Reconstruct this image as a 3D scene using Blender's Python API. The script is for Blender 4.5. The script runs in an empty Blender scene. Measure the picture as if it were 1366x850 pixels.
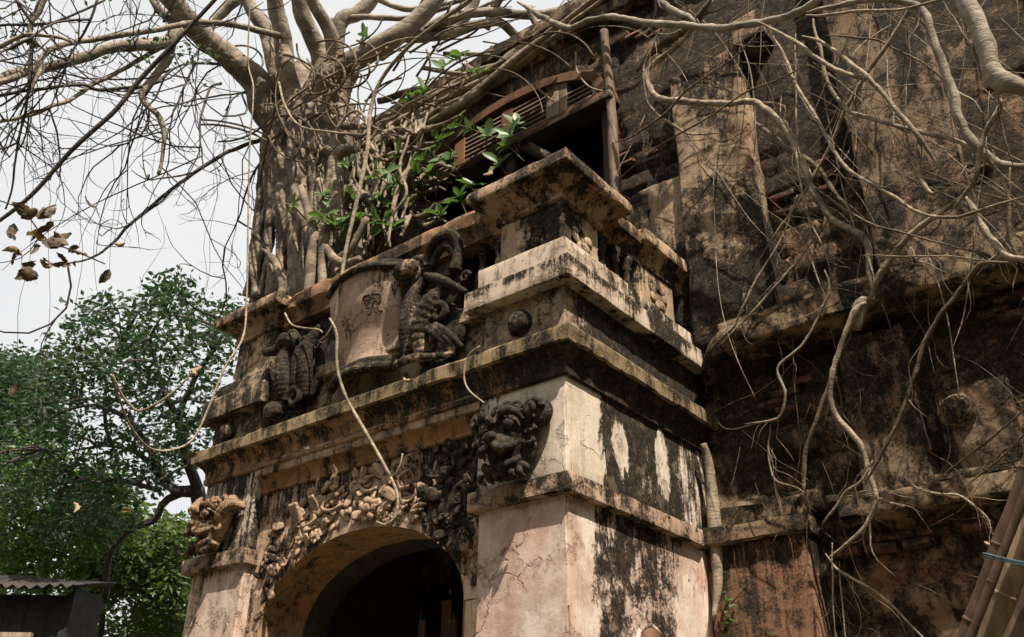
import bpy, bmesh, math, random
import numpy as np
from mathutils import Vector, Matrix
R = math.radians
scene = bpy.context.scene
COL = scene.collection
random.seed(7)
rng = np.random.default_rng(7)

# ------------------------------------------------------------------ camera
F = 1185.17                                   # focal length in pixels of a 1366 wide frame
CAM = np.array([2.8831, -4.0850, 1.6])
def _axes():
    pi, ro, ya = R(28.3846), R(0.8805), R(39.1400)
    cp, sp = math.cos(pi), math.sin(pi)
    fw = np.array([0, cp, sp]); rt = np.array([1.0, 0, 0]); up = np.array([0, -sp, cp])
    r = rt*math.cos(ro)+up*math.sin(ro); u = -rt*math.sin(ro)+up*math.cos(ro)
    M = np.array([[math.cos(ya), -math.sin(ya), 0], [math.sin(ya), math.cos(ya), 0], [0, 0, 1]])
    return M@fw, M@r, M@u
FW, RT, UP = _axes()
d0 = FW*F+RT*(758.8-683)-UP*(640-425); d0 = d0/math.hypot(d0[0], d0[1])
CAM = np.array([-d0[0]*5.0, -d0[1]*5.0, 1.6])
cam = bpy.data.cameras.new('camera'); camo = bpy.data.objects.new('camera', cam); COL.objects.link(camo)
cam.sensor_width = 36.0; cam.lens = F/1366*36.0; cam.clip_start = 0.05; cam.clip_end = 2000
camo.matrix_world = Matrix(((RT[0], UP[0], -FW[0], CAM[0]), (RT[1], UP[1], -FW[1], CAM[1]), (RT[2], UP[2], -FW[2], CAM[2]), (0, 0, 0, 1)))
cam.dof.use_dof = True; cam.dof.focus_distance = 5.7; cam.dof.aperture_fstop = 6.3
scene.camera = camo

# ------------------------------------------------------------------ world, sun, exposure
SUN_AZ, SUN_EL = R(-31.0), R(58.0)            # direction to the sun: azimuth measured from +X towards +Y
sd = Vector((math.cos(SUN_AZ)*math.cos(SUN_EL), math.sin(SUN_AZ)*math.cos(SUN_EL), math.sin(SUN_EL)))
world = bpy.data.worlds.new('World'); scene.world = world; world.use_nodes = True
wt = world.node_tree; wt.nodes.clear()
wo = wt.nodes.new('ShaderNodeOutputWorld'); bg = wt.nodes.new('ShaderNodeBackground')
sky = wt.nodes.new('ShaderNodeTexSky'); sky.sky_type = 'NISHITA'; sky.sun_disc = False
sky.sun_elevation = SUN_EL; sky.sun_rotation = math.pi/2-SUN_AZ
sky.air_density = 1.0; sky.dust_density = 6.0; sky.ozone_density = 1.0
hz = wt.nodes.new('ShaderNodeMix'); hz.data_type = 'RGBA'; hz.inputs[0].default_value = 0.86
cl = wt.nodes.new('ShaderNodeTexNoise'); cl.inputs['Scale'].default_value = 2.2; cl.inputs['Detail'].default_value = 5; cl.inputs['Roughness'].default_value = .55
cr_ = wt.nodes.new('ShaderNodeMapRange'); cr_.inputs[1].default_value = .3; cr_.inputs[2].default_value = .7; cr_.inputs[3].default_value = .80; cr_.inputs[4].default_value = .97
tcw = wt.nodes.new('ShaderNodeTexCoord'); wt.links.new(tcw.outputs['Generated'], cl.inputs['Vector']); wt.links.new(cl.outputs[0], cr_.inputs[0]); wt.links.new(cr_.outputs[0], hz.inputs[0])
hz.inputs[7].default_value = (6.7, 6.68, 6.62, 1)      # thin bright cloud veil over the blue
wt.links.new(sky.outputs[0], hz.inputs[6]); wt.links.new(hz.outputs[2], bg.inputs[0])
bg.inputs[1].default_value = 0.085; wt.links.new(bg.outputs[0], wo.inputs[0])
sl = bpy.data.lights.new('sun', 'SUN'); sl.energy = 5.0; sl.angle = R(0.5); sl.color = (1.0, 0.91, 0.77)
so = bpy.data.objects.new('sun', sl); COL.objects.link(so); so.rotation_euler = sd.to_track_quat('Z', 'Y').to_euler()
scene.view_settings.view_transform = 'Standard'; scene.view_settings.look = 'None'
scene.view_settings.exposure = 0.72; scene.view_settings.gamma = 1.0

# ------------------------------------------------------------------ pixel helpers (a pixel of the photograph and a wall plane give a point)
def ray(x, y): return FW*F+RT*(x-683)-UP*(y-425)
def atX(x, y, X): d = ray(x, y); return CAM+d*((X-CAM[0])/d[0])
def atY(x, y, Y): d = ray(x, y); return CAM+d*((Y-CAM[1])/d[1])
def atZ(x, y, Z): d = ray(x, y); return CAM+d*((Z-CAM[2])/d[2])
def atD(x, y, D): return CAM+ray(x, y)*D/F
def depth(p): return float((np.asarray(p)-CAM)@FW)

# ------------------------------------------------------------------ noise
_perm = np.random.default_rng(3).random((64, 64, 64))
def vnoise(P, s=1.0, seed=0):
    Q = np.asarray(P, float)*s+seed*7.31+100.0
    i = np.floor(Q).astype(int); f = Q-i; f = f*f*(3-2*f); i &= 63; j = (i+1) & 63
    a, b, c = i.T; A, B, C = j.T; x, y, z = f.T; p = _perm
    return ((p[a, b, c]*(1-x)+p[A, b, c]*x)*(1-y)+(p[a, B, c]*(1-x)+p[A, B, c]*x)*y)*(1-z) + \
           ((p[a, b, C]*(1-x)+p[A, b, C]*x)*(1-y)+(p[a, B, C]*(1-x)+p[A, B, C]*x)*y)*z
def fbm(P, s=1.0, o=4, seed=0):
    v = 0; a = 1; t = 0
    for k in range(o):
        v = v+a*(vnoise(P, s*2**k, seed+k)*2-1); t += a; a *= .5
    return v/t

# ------------------------------------------------------------------ objects
def mesh_from(name, V, Fc, mat=None, smooth=True, sharp=None):
    me = bpy.data.meshes.new(name)
    me.from_pydata([tuple(map(float, v)) for v in V] if not isinstance(V, np.ndarray) else V.tolist(), [], Fc if isinstance(Fc, list) else Fc.tolist())
    if smooth: me.polygons.foreach_set('use_smooth', [True]*len(me.polygons))
    for m in (mat if isinstance(mat, (list, tuple)) else [mat]):
        if m: me.materials.append(m)
    me.update()
    if sharp: me.set_sharp_from_angle(angle=R(sharp))
    return me
def obj(name, me, parent=None, label=None, cat=None, group=None, kind=None, loc=None, rot=None, scale=None):
    o = bpy.data.objects.new(name, me); COL.objects.link(o)
    if parent is not None: o.parent = parent
    if label: o['label'] = label
    if cat: o['category'] = cat
    if group: o['group'] = group
    if kind: o['kind'] = kind
    if loc is not None: o.location = tuple(float(c) for c in loc)
    if rot is not None: o.rotation_euler = rot
    if scale is not None: o.scale = scale if hasattr(scale, '__len__') else (scale,)*3
    return o
def thing(name, label, cat, loc=(0, 0, 0), group=None): return obj(name, None, None, label, cat, group, None, loc)
class MB:
    def __init__(s): s.V = []; s.F = []; s.n = 0
    def add(s, V, Fc):
        V = np.asarray(V, float); s.V.append(V); o = s.n
        s.F += [tuple(int(i)+o for i in f) for f in Fc]; s.n += len(V)
    def mesh(s, name, mat, smooth=True): return mesh_from(name, np.vstack(s.V), s.F, mat, smooth)

def _lines(a, b, res, r):
    n = max(1, int(round((b-a-2*r)/res)))
    return np.concatenate([[a, a+r*.45], np.linspace(a+r, b-r, n+1), [b-r*.45, b]])
def rough_box(x0, x1, y0, y1, z0, z1, res=.06, r=.012, amp=.006, chip=.02, seed=0):
    lo = np.array([x0, y0, z0]); hi = np.array([x1, y1, z1])
    r = min(r, (hi-lo).min()*.3); L = [_lines(lo[k], hi[k], res, r) for k in range(3)]
    V = []; Q = []; n = 0
    for ax in range(3):
        u, v = [k for k in range(3) if k != ax]
        for side in (0, 1):
            U, W = np.meshgrid(L[u], L[v], indexing='ij'); P = np.zeros(U.shape+(3,))
            P[..., u] = U; P[..., v] = W; P[..., ax] = (lo, hi)[side][ax]
            a, b = U.shape; idx = np.arange(a*b).reshape(a, b)+n
            q = np.stack([idx[:-1, :-1], idx[1:, :-1], idx[1:, 1:], idx[:-1, 1:]], -1).reshape(-1, 4)
            if (side == 1) != (ax == 1): q = q[:, :]
            else: q = q[:, ::-1]
            V.append(P.reshape(-1, 3)); Q.append(q); n += a*b
    V = np.vstack(V); Q = np.vstack(Q)
    key, inv = np.unique(np.round(V, 5), axis=0, return_inverse=True); inv = inv.reshape(-1); Q = inv[Q]; V = key
    q = np.clip(V, lo+r, hi-r); d = V-q; l = np.linalg.norm(d, axis=1, keepdims=True); nrm = d/np.maximum(l, 1e-9)
    edge = (np.sort(np.abs(nrm), axis=1)[:, 1] > .12).astype(float)      # on an arris
    c = np.maximum(0, fbm(V, 5.5, 3, seed+5)-.12)*chip*4*edge
    V = q+nrm*(r+amp*fbm(V, 7, 4, seed)[:, None]-c[:, None])+ .6*amp*np.stack([fbm(V, 2.2, 2, seed+k) for k in (1, 2, 3)], 1)
    return V, Q
def block(name, b, mat, parent, **k):
    V, Q = rough_box(*b, **k); return obj(name, mesh_from(name, V, Q, mat, True, 34), parent)

def resample(pts, res, closed=False):
    pts = np.asarray(pts, float); out = []
    n = len(pts); m = n if closed else n-1
    for i in range(m):
        a, b = pts[i], pts[(i+1) % n]; k = max(1, int(round(np.linalg.norm(b-a)/res)))
        for t in range(k): out.append(a+(b-a)*t/k)
    if not closed: out.append(pts[-1])
    return np.array(out)
def sweep(path, prof, res=.06, closed=False, amp=.005, chip=.01, seed=0, caps=True):
    """prof: (outward offset, z); outward is the right-hand side of the path"""
    P = np.asarray(path, float); n = len(P); offs = []
    for i in range(n):
        ns = []
        if closed or i > 0: d = P[i]-P[i-1]; d /= np.linalg.norm(d); ns.append(np.array([d[1], -d[0]]))
        if closed or i < n-1: d = P[(i+1) % n]-P[i]; d /= np.linalg.norm(d); ns.append(np.array([d[1], -d[0]]))
        if len(ns) == 2: m = ns[0]+ns[1]; m = m/(m@ns[0]) if abs(m@ns[0]) > 1e-6 else ns[0]
        else: m = ns[0]
        offs.append(m)
    ext = np.hstack([P, np.array(offs)])
    S = resample(ext, res, closed); pr = resample(prof, min(res, .03))
    a, b = len(S), len(pr)
    V = np.zeros((a, b, 3)); V[..., :2] = S[:, None, :2]+S[:, None, 2:]*pr[None, :, :1]; V[..., 2] = pr[None, :, 1]
    idx = np.arange(a*b).reshape(a, b)
    if closed: idx = np.vstack([idx, idx[:1]])
    Q = [tuple(q) for q in np.stack([idx[:-1, :-1], idx[1:, :-1], idx[1:, 1:], idx[:-1, 1:]], -1).reshape(-1, 4)]
    V = V.reshape(-1, 3); out = np.repeat(S[:, 2:], b, axis=0)
    dsp = amp*fbm(V, 8, 4, seed)-chip*3*np.maximum(0, fbm(V, 5, 3, seed+9)-.2)
    V[:, :2] += out*dsp[:, None]; V[:, 2] += amp*.7*fbm(V, 6, 3, seed+3)
    if caps and not closed:
        Q.append(tuple(range(b))); Q.append(tuple(range((a-1)*b+b-1, (a-1)*b-1, -1)))
    if closed:
        Q.append(tuple(int(idx[i, b-1]) for i in range(a))); Q.append(tuple(int(idx[i, 0]) for i in range(a-1, -1, -1)))
    return V, Q

def catmull(pts, n):
    P = np.asarray(pts, float); m = len(P)
    if m == 2: t = np.linspace(0, 1, n)[:, None]; return P[0]*(1-t)+P[1]*t
    E = np.vstack([2*P[0]-P[1], P, 2*P[-1]-P[-2]])
    L = np.concatenate([[0], np.cumsum(np.linalg.norm(np.diff(P[:, :3], axis=0), axis=1))])
    s = np.linspace(0, L[-1], n); k = np.clip(np.searchsorted(L, s, side='right')-1, 0, m-2)
    t = ((s-L[k])/np.maximum(L[k+1]-L[k], 1e-9))[:, None]
    a, b, c, d = E[k], E[k+1], E[k+2], E[k+3]
    return .5*((2*b)+(-a+c)*t+(2*a-5*b+4*c-d)*t**2+(-a+3*b-3*c+d)*t**3)
def tube(pts, rad, sides=8, res=.05, wob=0.0, lump=0.0, seed=0, flat=None):
    """pts: 3D points; rad: one radius or one for each point"""
    P = np.asarray(pts, float); r = np.full(len(P), rad) if np.isscalar(rad) else np.asarray(rad, float)
    if len(r) != len(P): r = np.interp(np.linspace(0, 1, len(P)), np.linspace(0, 1, len(r)), r)
    L = np.linalg.norm(np.diff(P, axis=0), axis=1).sum(); n = int(min(400, max(3, L/res)))
    C = catmull(np.hstack([P, r[:, None]]), n); r = np.maximum(C[:, 3], .0004); C = C[:, :3].copy()
    if wob: C += wob*np.stack([fbm(C, 3.0, 3, seed+k) for k in (11, 12, 13)], 1)
    T = np.gradient(C, axis=0); T /= np.maximum(np.linalg.norm(T, axis=1, keepdims=True), 1e-9)
    u = np.cross(T[0], [0.13, 0.31, .94]); u /= np.linalg.norm(u); U = [u]
    for i in range(1, n):
        u = U[-1]-T[i]*(U[-1]@T[i]); U.append(u/np.linalg.norm(u))
    U = np.array(U); W = np.cross(T, U); a = np.linspace(0, 2*math.pi, sides, endpoint=False)
    ring = U[:, None]*np.cos(a)[None, :, None]+W[:, None]*np.sin(a)[None, :, None]
    V = C[:, None]+ring*r[:, None, None]
    if lump:
        f = fbm(V.reshape(-1, 3), 1.2/max(r.mean(), .01)*.35, 3, seed+31).reshape(n, sides); V = V+ring*(f*lump*r[:, None])[..., None]
    idx = np.arange(n*sides).reshape(n, sides); idr = np.roll(idx, -1, axis=1)
    Q = np.stack([idx[:-1], idr[:-1], idr[1:], idx[1:]], -1).reshape(-1, 4).tolist()
    Q += [list(range(sides))[::-1], list(range((n-1)*sides, n*sides))]
    return V.reshape(-1, 3), Q
def ellipsoid(c, r, rot=None, nu=14, nv=9, amp=0, seed=0):
    u = np.linspace(0, 2*math.pi, nu, endpoint=False); v = np.linspace(0, math.pi, nv)
    V = np.array([[math.sin(b)*math.cos(a), math.sin(b)*math.sin(a), math.cos(b)] for b in v[1:-1] for a in u]+[[0, 0, 1], [0, 0, -1]])
    if amp: V = V*(1+amp*fbm(V, 2.5, 3, seed))[:, None]
    V = V*np.asarray(r, float)
    if rot is not None: V = V@np.array(rot.to_3x3() if hasattr(rot, 'to_3x3') else rot).T
    Fc = []
    m = nv-2
    for i in range(m-1):
        for j in range(nu): Fc.append((i*nu+j, (i+1)*nu+j, (i+1)*nu+(j+1) % nu, i*nu+(j+1) % nu))
    t, b = m*nu, m*nu+1
    for j in range(nu): Fc.append((t, j, (j+1) % nu)); Fc.append((b, (m-1)*nu+(j+1) % nu, (m-1)*nu+j))
    return V+np.asarray(c, float), Fc
def lathe(prof, seg=12, c=(0, 0, 0), amp=0, seed=0):
    pr = np.asarray(prof, float); a = np.linspace(0, 2*math.pi, seg, endpoint=False); n = len(pr)
    V = np.zeros((n, seg, 3)); V[..., 0] = pr[:, :1]*np.cos(a); V[..., 1] = pr[:, :1]*np.sin(a); V[..., 2] = pr[:, 1:]
    V = V.reshape(-1, 3)+np.asarray(c, float)
    idx = np.arange(n*seg).reshape(n, seg); idr = np.roll(idx, -1, axis=1)
    Q = np.stack([idx[:-1], idr[:-1], idr[1:], idx[1:]], -1).reshape(-1, 4).tolist()+[list(range(seg))[::-1], list(range((n-1)*seg, n*seg))]
    if amp: V = V+np.stack([fbm(V, 9, 3, seed+k) for k in range(3)], 1)*amp
    return V, Q
def remesh(o, size, smooth=True, disp=0):
    m = o.modifiers.new('remesh', 'REMESH'); m.mode = 'VOXEL'; m.voxel_size = size; m.use_smooth_shade = True
    s = o.modifiers.new('smooth', 'SMOOTH'); s.iterations = 2; s.factor = .5
    if disp:
        for k, (sz, st) in enumerate(((.09, disp), (.028, disp*.5))):
            t = bpy.data.textures.new('relief', 'CLOUDS'); t.noise_scale = sz; t.noise_depth = 4
            d = o.modifiers.new('relief', 'DISPLACE'); d.texture = t; d.texture_coords = 'LOCAL'; d.strength = st; d.mid_level = .5
    return o

# ------------------------------------------------------------------ materials
class NT:
    def __init__(s, name):
        s.m = bpy.data.materials.new(name); s.m.use_nodes = True; s.t = s.m.node_tree; s.t.nodes.clear()
        s.out = s.t.nodes.new('ShaderNodeOutputMaterial'); s.b = s.t.nodes.new('ShaderNodeBsdfPrincipled')
        s.t.links.new(s.b.outputs[0], s.out.inputs[0]); s.geo = s.t.nodes.new('ShaderNodeNewGeometry')
        s.b.inputs['Roughness'].default_value = .9; s.b.inputs['Specular IOR Level'].default_value = .25
    def L(s, a, b): s.t.links.new(a, b)
    def val(s, x, sock):
        if hasattr(x, 'is_output') or hasattr(x, 'links'): s.L(x, sock)
        else: sock.default_value = x
    def math(s, op, a, b=0.0, c=None, clamp=False):
        n = s.t.nodes.new('ShaderNodeMath'); n.operation = op; n.use_clamp = clamp
        s.val(a, n.inputs[0]); s.val(b, n.inputs[1])
        if c is not None: s.val(c, n.inputs[2])
        return n.outputs[0]
    def pos(s, scale=(1, 1, 1), obj=False):
        v = s.geo.outputs['Position']
        if obj: tc = s.t.nodes.new('ShaderNodeTexCoord'); v = tc.outputs['Object']
        n = s.t.nodes.new('ShaderNodeMapping'); n.inputs['Scale'].default_value = scale; s.L(v, n.inputs[0]); return n.outputs[0]
    def noise(s, scale, detail=6, rough=.6, vec=None, dist=0, off=0):
        n = s.t.nodes.new('ShaderNodeTexNoise'); n.inputs['Scale'].default_value = scale; n.inputs['Detail'].default_value = detail
        n.inputs['Roughness'].default_value = rough; n.inputs['Distortion'].default_value = dist
        v = vec if vec is not None else s.geo.outputs['Position']
        if off: a = s.t.nodes.new('ShaderNodeVectorMath'); a.inputs[1].default_value = (off, off*1.7, off*.6); s.L(v, a.inputs[0]); v = a.outputs[0]
        s.L(v, n.inputs['Vector']); return n.outputs[0]
    def vor(s, scale, feat='DISTANCE_TO_EDGE', vec=None, out=0):
        n = s.t.nodes.new('ShaderNodeTexVoronoi'); n.feature = feat; n.inputs['Scale'].default_value = scale
        s.L(vec if vec is not None else s.geo.outputs['Position'], n.inputs['Vector']); return n.outputs[out]
    def step(s, x, a, b, lo=0., hi=1.):
        n = s.t.nodes.new('ShaderNodeMapRange'); n.interpolation_type = 'SMOOTHSTEP'
        s.val(x, n.inputs[0]); n.inputs[1].default_value = a; n.inputs[2].default_value = b; n.inputs[3].default_value = lo; n.inputs[4].default_value = hi
        return n.outputs[0]
    def mix(s, f, a, b, mode='MIX'):
        n = s.t.nodes.new('ShaderNodeMix'); n.data_type = 'RGBA'; n.blend_type = mode; s.val(f, n.inputs[0])
        for x, k in ((a, 6), (b, 7)):
            if isinstance(x, tuple): n.inputs[k].default_value = x+(1,) if len(x) == 3 else x
            else: s.L(x, n.inputs[k])
        return n.outputs[2]
    def bump(s, h, dist=.01, st=1.0, prev=None):
        n = s.t.nodes.new('ShaderNodeBump'); n.inputs['Distance'].default_value = dist; n.inputs['Strength'].default_value = st; s.L(h, n.inputs['Height'])
        if prev is not None: s.L(prev, n.inputs['Normal'])
        return n.outputs[0]
    def sphere(s, c, r, soft=.5):
        """1 inside, 0 outside a ball round c"""
        n = s.t.nodes.new('ShaderNodeVectorMath'); n.operation = 'DISTANCE'; s.L(s.pos((1, 1, .42)), n.inputs[0]); n.inputs[1].default_value = (c[0], c[1], c[2]*.42)
        d = s.math('ADD', n.outputs['Value'], s.math('MULTIPLY', s.math('SUBTRACT', s.wn, .5), min(r*2.6, .55))) if hasattr(s, 'wn') else n.outputs['Value']
        return s.step(d, r*(1-soft), r*1.15, 1., 0.)

def plaster(name, c1, c2, mold=.5, streak=.6, red=0., bump=.006, moldc=(.010, .0095, .008), moss=.6, zones=(), brown=.35, grey=(.2, .185, .16), fine=1.0, ledges=(), seed=0.):
    """weathered lime plaster: two base tones, brown wash, black mould in runs, moss on ledges. mold: 0 clean .. 1 black"""
    warm = lambda c, k=1.0: (c[0]*(1+.05*k), c[1]*(1-.055*k), c[2]*(1-.13*k))
    k_ = .35 if max(c1) > .58 else 1.0                 # iron-rich local lime and earth: redder than plain lime
    c1, c2, grey, moldc = warm(c1, k_), warm(c2, k_), warm(grey, 1.1), warm(moldc, 1.3)
    n = NT(name)
    big = n.noise(1.7, 7, .6, off=seed); mid = n.noise(8, 9, .72, off=3.3+seed); fin = n.noise(50, 6, .75); run = n.noise(1.0, 7, .65, n.pos((7.5, 7.5, 1.1)), off=seed)
    thin = n.noise(1.0, 6, .7, n.pos((38, 38, 3.0)), off=seed); n.wn = n.noise(1.0, 6, .7, n.pos((9, 9, 3.5)), off=2.2)
    col = n.mix(n.step(big, .36, .64), c1, c2)
    col = n.mix(n.math('MULTIPLY', n.step(fin, .45, .75), .35), col, tuple(min(1, c*1.22) for c in c1))
    # lifted patches of an older coat
    pn = n.noise(2.4, 9, .62, off=6.6+seed); pl_ = n.step(pn, .535, .55); rim = n.math('MULTIPLY', n.step(pn, .515, .535), n.step(pn, .535, .56, 1., 0.))
    col = n.mix(n.math('MULTIPLY', pl_, .75), col, n.mix(n.step(fin, .4, .6), tuple(.55*a_+.45*b_ for a_, b_ in zip(c2, grey)), tuple(.8*a_ for a_ in c1)))
    col = n.mix(n.math('MULTIPLY', rim, .45), col, tuple(g*.5 for g in grey))
    # grey-brown wash
    col = n.mix(n.math('MULTIPLY', n.step(n.math('ADD', n.math('MULTIPLY', mid, .5), n.math('MULTIPLY', run, .5)), .44, .60), brown), col, grey)
    col = n.mix(n.math('MULTIPLY', n.step(thin, .52, .68), brown*.7), col, tuple(g*.45 for g in grey))
    if red: col = n.mix(n.math('MULTIPLY', n.step(n.noise(3.1, 7, .7, off=8+seed), .5, .62), red), col, (.26, .105, .055))
    # mould
    m = n.math('ADD', n.math('MULTIPLY', run, streak), n.math('MULTIPLY', mid, 1-streak))
    m = n.math('ADD', m, n.math('MULTIPLY', n.math('SUBTRACT', fin, .5), .40*fine))
    m = n.math('ADD', m, n.math('MULTIPLY', n.math('SUBTRACT', big, .5), .5))
    m = n.math('ADD', m, (mold-.5)*.42)
    if ledges:
        sp_ = n.t.nodes.new('ShaderNodeSeparateXYZ'); n.L(n.geo.outputs['Position'], sp_.inputs[0]); z_ = sp_.outputs[2]
        for (zl, ln) in ledges:                          # dirt washed down from a ledge at height zl
            d_ = n.math('SUBTRACT', zl, z_); f_ = n.math('MULTIPLY', n.step(d_, .02, ln, 1., 0.), n.step(d_, -.02, .0)); m = n.math('ADD', m, n.math('MULTIPLY', f_, n.math('MULTIPLY', n.step(thin, .35, .6), .13)))
    for (c, r, dv) in zones: m = n.math('ADD', m, n.math('MULTIPLY', n.sphere(c, r, .45), dv))
    mk = n.step(m, .495, .575)
    halo = n.math('MULTIPLY', n.step(m, .42, .56), .6)
    col = n.mix(halo, col, tuple(g*.42 for g in grey))
    mcol = n.mix(n.step(n.noise(23, 5, .7), .40, .70), moldc, (min(1, 5.5*moldc[0]), min(1, 4.6*moldc[1]), min(1, 3.8*moldc[2])))
    mcol = n.mix(n.step(n.noise(46, 3, .6, off=9.), .66, .71), mcol, (.21, .185, .15)); mcol = n.mix(n.math('MULTIPLY', n.step(n.noise(9, 5, .7, off=12.), .54, .64), .8), mcol, tuple(g*.55 for g in grey))
    col = n.mix(mk, col, mcol)
    # pits and hairline cracks
    warp = n.t.nodes.new('ShaderNodeVectorMath'); warp.operation = 'MULTIPLY_ADD'
    nz = n.t.nodes.new('ShaderNodeTexNoise'); nz.inputs['Scale'].default_value = 3.0; nz.inputs['Detail'].default_value = 5; n.L(n.geo.outputs['Position'], nz.inputs['Vector'])
    n.L(nz.outputs[1], warp.inputs[0]); warp.inputs[1].default_value = (.5, .5, .5); n.L(n.geo.outputs['Position'], warp.inputs[2])
    cr = n.math('MULTIPLY', n.step(n.vor(1.6, vec=warp.outputs[0]), .0, .012, 1., 0.), n.step(big, .48, .56))
    pit = n.math('MULTIPLY', n.step(n.noise(16, 3, .5, off=5.5), .70, .745), .85)
    col = n.mix(n.math('MAXIMUM', n.math('MULTIPLY', cr, .6), pit), col, (.025, .02, .016))
    # moss on what faces up
    sep = n.t.nodes.new('ShaderNodeSeparateXYZ'); n.L(n.geo.outputs['Normal'], sep.inputs[0])
    if moss:
        mf = n.math('MULTIPLY', n.step(n.math('ADD', sep.outputs[2], n.math('MULTIPLY', mid, .5)), .62, .9), moss)
        col = n.mix(mf, col, n.mix(n.step(fin, .4, .6), (.05, .048, .016), (.018, .017, .012)))
    n.L(col, n.b.inputs['Base Color'])
    h = n.math('ADD', n.math('MULTIPLY', mid, 1.0), n.math('MULTIPLY', fin, .35))
    h = n.math('SUBTRACT', h, n.math('MULTIPLY', pl_, .7)); h = n.math('SUBTRACT', h, n.math('MULTIPLY', pit, .6)); h = n.math('SUBTRACT', h, n.math('MULTIPLY', cr, .5))
    h = n.math('ADD', h, n.math('MULTIPLY', mk, n.math('MULTIPLY', n.noise(60, 4, .8), .5)))
    b1 = n.bump(h, bump, .9); n.L(b1, n.b.inputs['Normal'])
    return n.m

CREAM = (.56, .47, .385); PINK = (.53, .385, .315); TAN = (.33, .235, .155); DIRT = (.20, .15, .105)
M = {}
M['shaft'] = plaster('pillar_plaster', (.66, .575, .505), (.60, .425, .36), ledges=[(3.18, .5)], mold=0.3, streak=.35, red=.35, moss=.3, brown=.35, grey=(.33, .25, .20),
                     zones=[((-.06, .85, 2.75), .6, .10), ((-.06, .38, 2.55), .35, .06), ((-.45, -.1, 2.6), .6, -.2), ((-.05, 1.62, 2.6), .3, -.22), ((-.05, .1, 2.6), .14, -.1)])
M['shaft_left'] = plaster('left_pillar_plaster', (.62, .53, .46), (.56, .40, .33), ledges=[(3.18, .4)], mold=0.24, streak=.6, red=.3, moss=.3, brown=.5, grey=(.27, .20, .15), seed=2.)
M['frieze'] = plaster('frieze_plaster', (.68, .61, .53), (.56, .48, .39), ledges=[(3.98, .45)], mold=0.54, streak=.85, moss=.3, brown=.4, grey=(.20, .17, .12),
                      zones=[((-.05, .20, 3.6), .26, -.5), ((-.05, .66, 3.65), .11, -.35), ((-.05, 1.20, 3.7), .1, -.35), ((-.05, .9, 3.6), .6, .14), ((-.3, .0, 3.6), .42, -.22)])
M['maskbrown'] = plaster('brown_mouldy_carving', (.36, .26, .18), (.26, .17, .11), mold=.5, streak=.3, red=.2, moss=.3, brown=.8, grey=(.14, .10, .07), seed=30.)
M['band'] = plaster('band_plaster', (.50, .41, .33), (.40, .28, .21), mold=0.52, streak=.3, red=.2, moss=.5, brown=.5, grey=(.2, .16, .12))
M['cornice'] = plaster('cornice_plaster', (.38, .26, .155), (.27, .165, .095), ledges=[(4.12, .2)], mold=0.45, streak=.75, red=.25, moss=1., brown=.7, grey=(.16, .10, .06), seed=4., zones=[((.0, .3, 4.05), .5, .2), ((.0, .9, 4.05), .7, .22), ((.0, 1.6, 4.05), .5, .18)])
M['cornice_lip'] = plaster('cornice_lip_plaster', (.36, .29, .20), (.22, .17, .10), mold=0.5, streak=.75, moss=1., brown=.8, grey=(.14, .115, .06), seed=1.)
M['ochre'] = plaster('ochre_moulding', (.32, .18, .095), (.37, .25, .16), mold=0.44, streak=.8, moss=.2, brown=.5, grey=(.17, .09, .045), seed=3.)
M['fascia'] = plaster('fascia_plaster', (.43, .35, .26), (.36, .25, .17), mold=0.42, streak=.9, moss=.3, brown=.6, grey=(.2, .15, .1), seed=5.)
M['slab'] = plaster('slab_plaster', (.62, .53, .44), (.54, .43, .34), ledges=[(4.745, .1)], mold=0.38, streak=.6, moss=.9, brown=.5, grey=(.22, .17, .12),
                    zones=[((.05, 1.25, 4.66), .35, .12)], seed=6.)
M['base'] = plaster('plinth_plaster', (.42, .35, .27), (.34, .27, .20), mold=0.5, streak=.5, moss=.5, brown=.6, grey=(.18, .14, .10),
                    zones=[((.0, 1.1, 4.4), .9, .22), ((-.5, .0, 4.4), .3, -.12)], seed=7.)
M['dado'] = plaster('pedestal_plaster', (.46, .38, .28), (.40, .30, .21), ledges=[(5.33, .3)], mold=0.74, streak=.6, moss=.5, brown=.6, grey=(.17, .13, .09), seed=8.,
                    zones=[((-.6, .1, 5.1), .22, -.25), ((-.05, .45, 5.15), .16, -.25), ((-.05, 1.5, 5.1), .35, -.22), ((-3.6, .1, 5.1), .4, -.15)])
M['cap'] = plaster('cap_plaster', (.46, .36, .26), (.34, .23, .15), mold=0.56, streak=.45, moss=.9, brown=.6, grey=(.2, .14, .09), seed=9.)
M['archwall'] = plaster('arch_wall_plaster', (.58, .48, .38), (.54, .38, .29), ledges=[(3.76, .4)], mold=0.42, streak=.6, red=.3, moss=.2, brown=.6, grey=(.24, .19, .14), seed=10.,
                    zones=[((-1.05, .12, 3.5), .3, .13)])
M['reveal'] = plaster('arch_reveal_plaster', (.42, .33, .23), (.40, .24, .13), mold=.22, streak=.3, moss=0, brown=.5, grey=(.24, .17, .10), seed=11.)
M['carving'] = plaster('carved_plaster', (.47, .385, .305), (.42, .29, .215), mold=0.5, streak=.3, red=.25, moss=.3, brown=.6, grey=(.2, .15, .11), seed=12., bump=.004,
                    zones=[((-1.05, .1, 3.45), .3, .16), ((-2.2, .1, 3.4), .6, -.12)])
M['blackcarv'] = plaster('black_mouldy_carving', (.34, .27, .2), (.28, .2, .14), mold=.86, streak=.3, moss=.3, brown=.7, grey=(.12, .1, .08), seed=13., moldc=(.011, .011, .0105))
M['greycarv'] = plaster('grey_mouldy_carving', (.40, .32, .24), (.30, .22, .16), mold=0.84, streak=.35, red=.2, moss=.4, brown=.7, grey=(.14, .115, .09), seed=14.)
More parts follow.
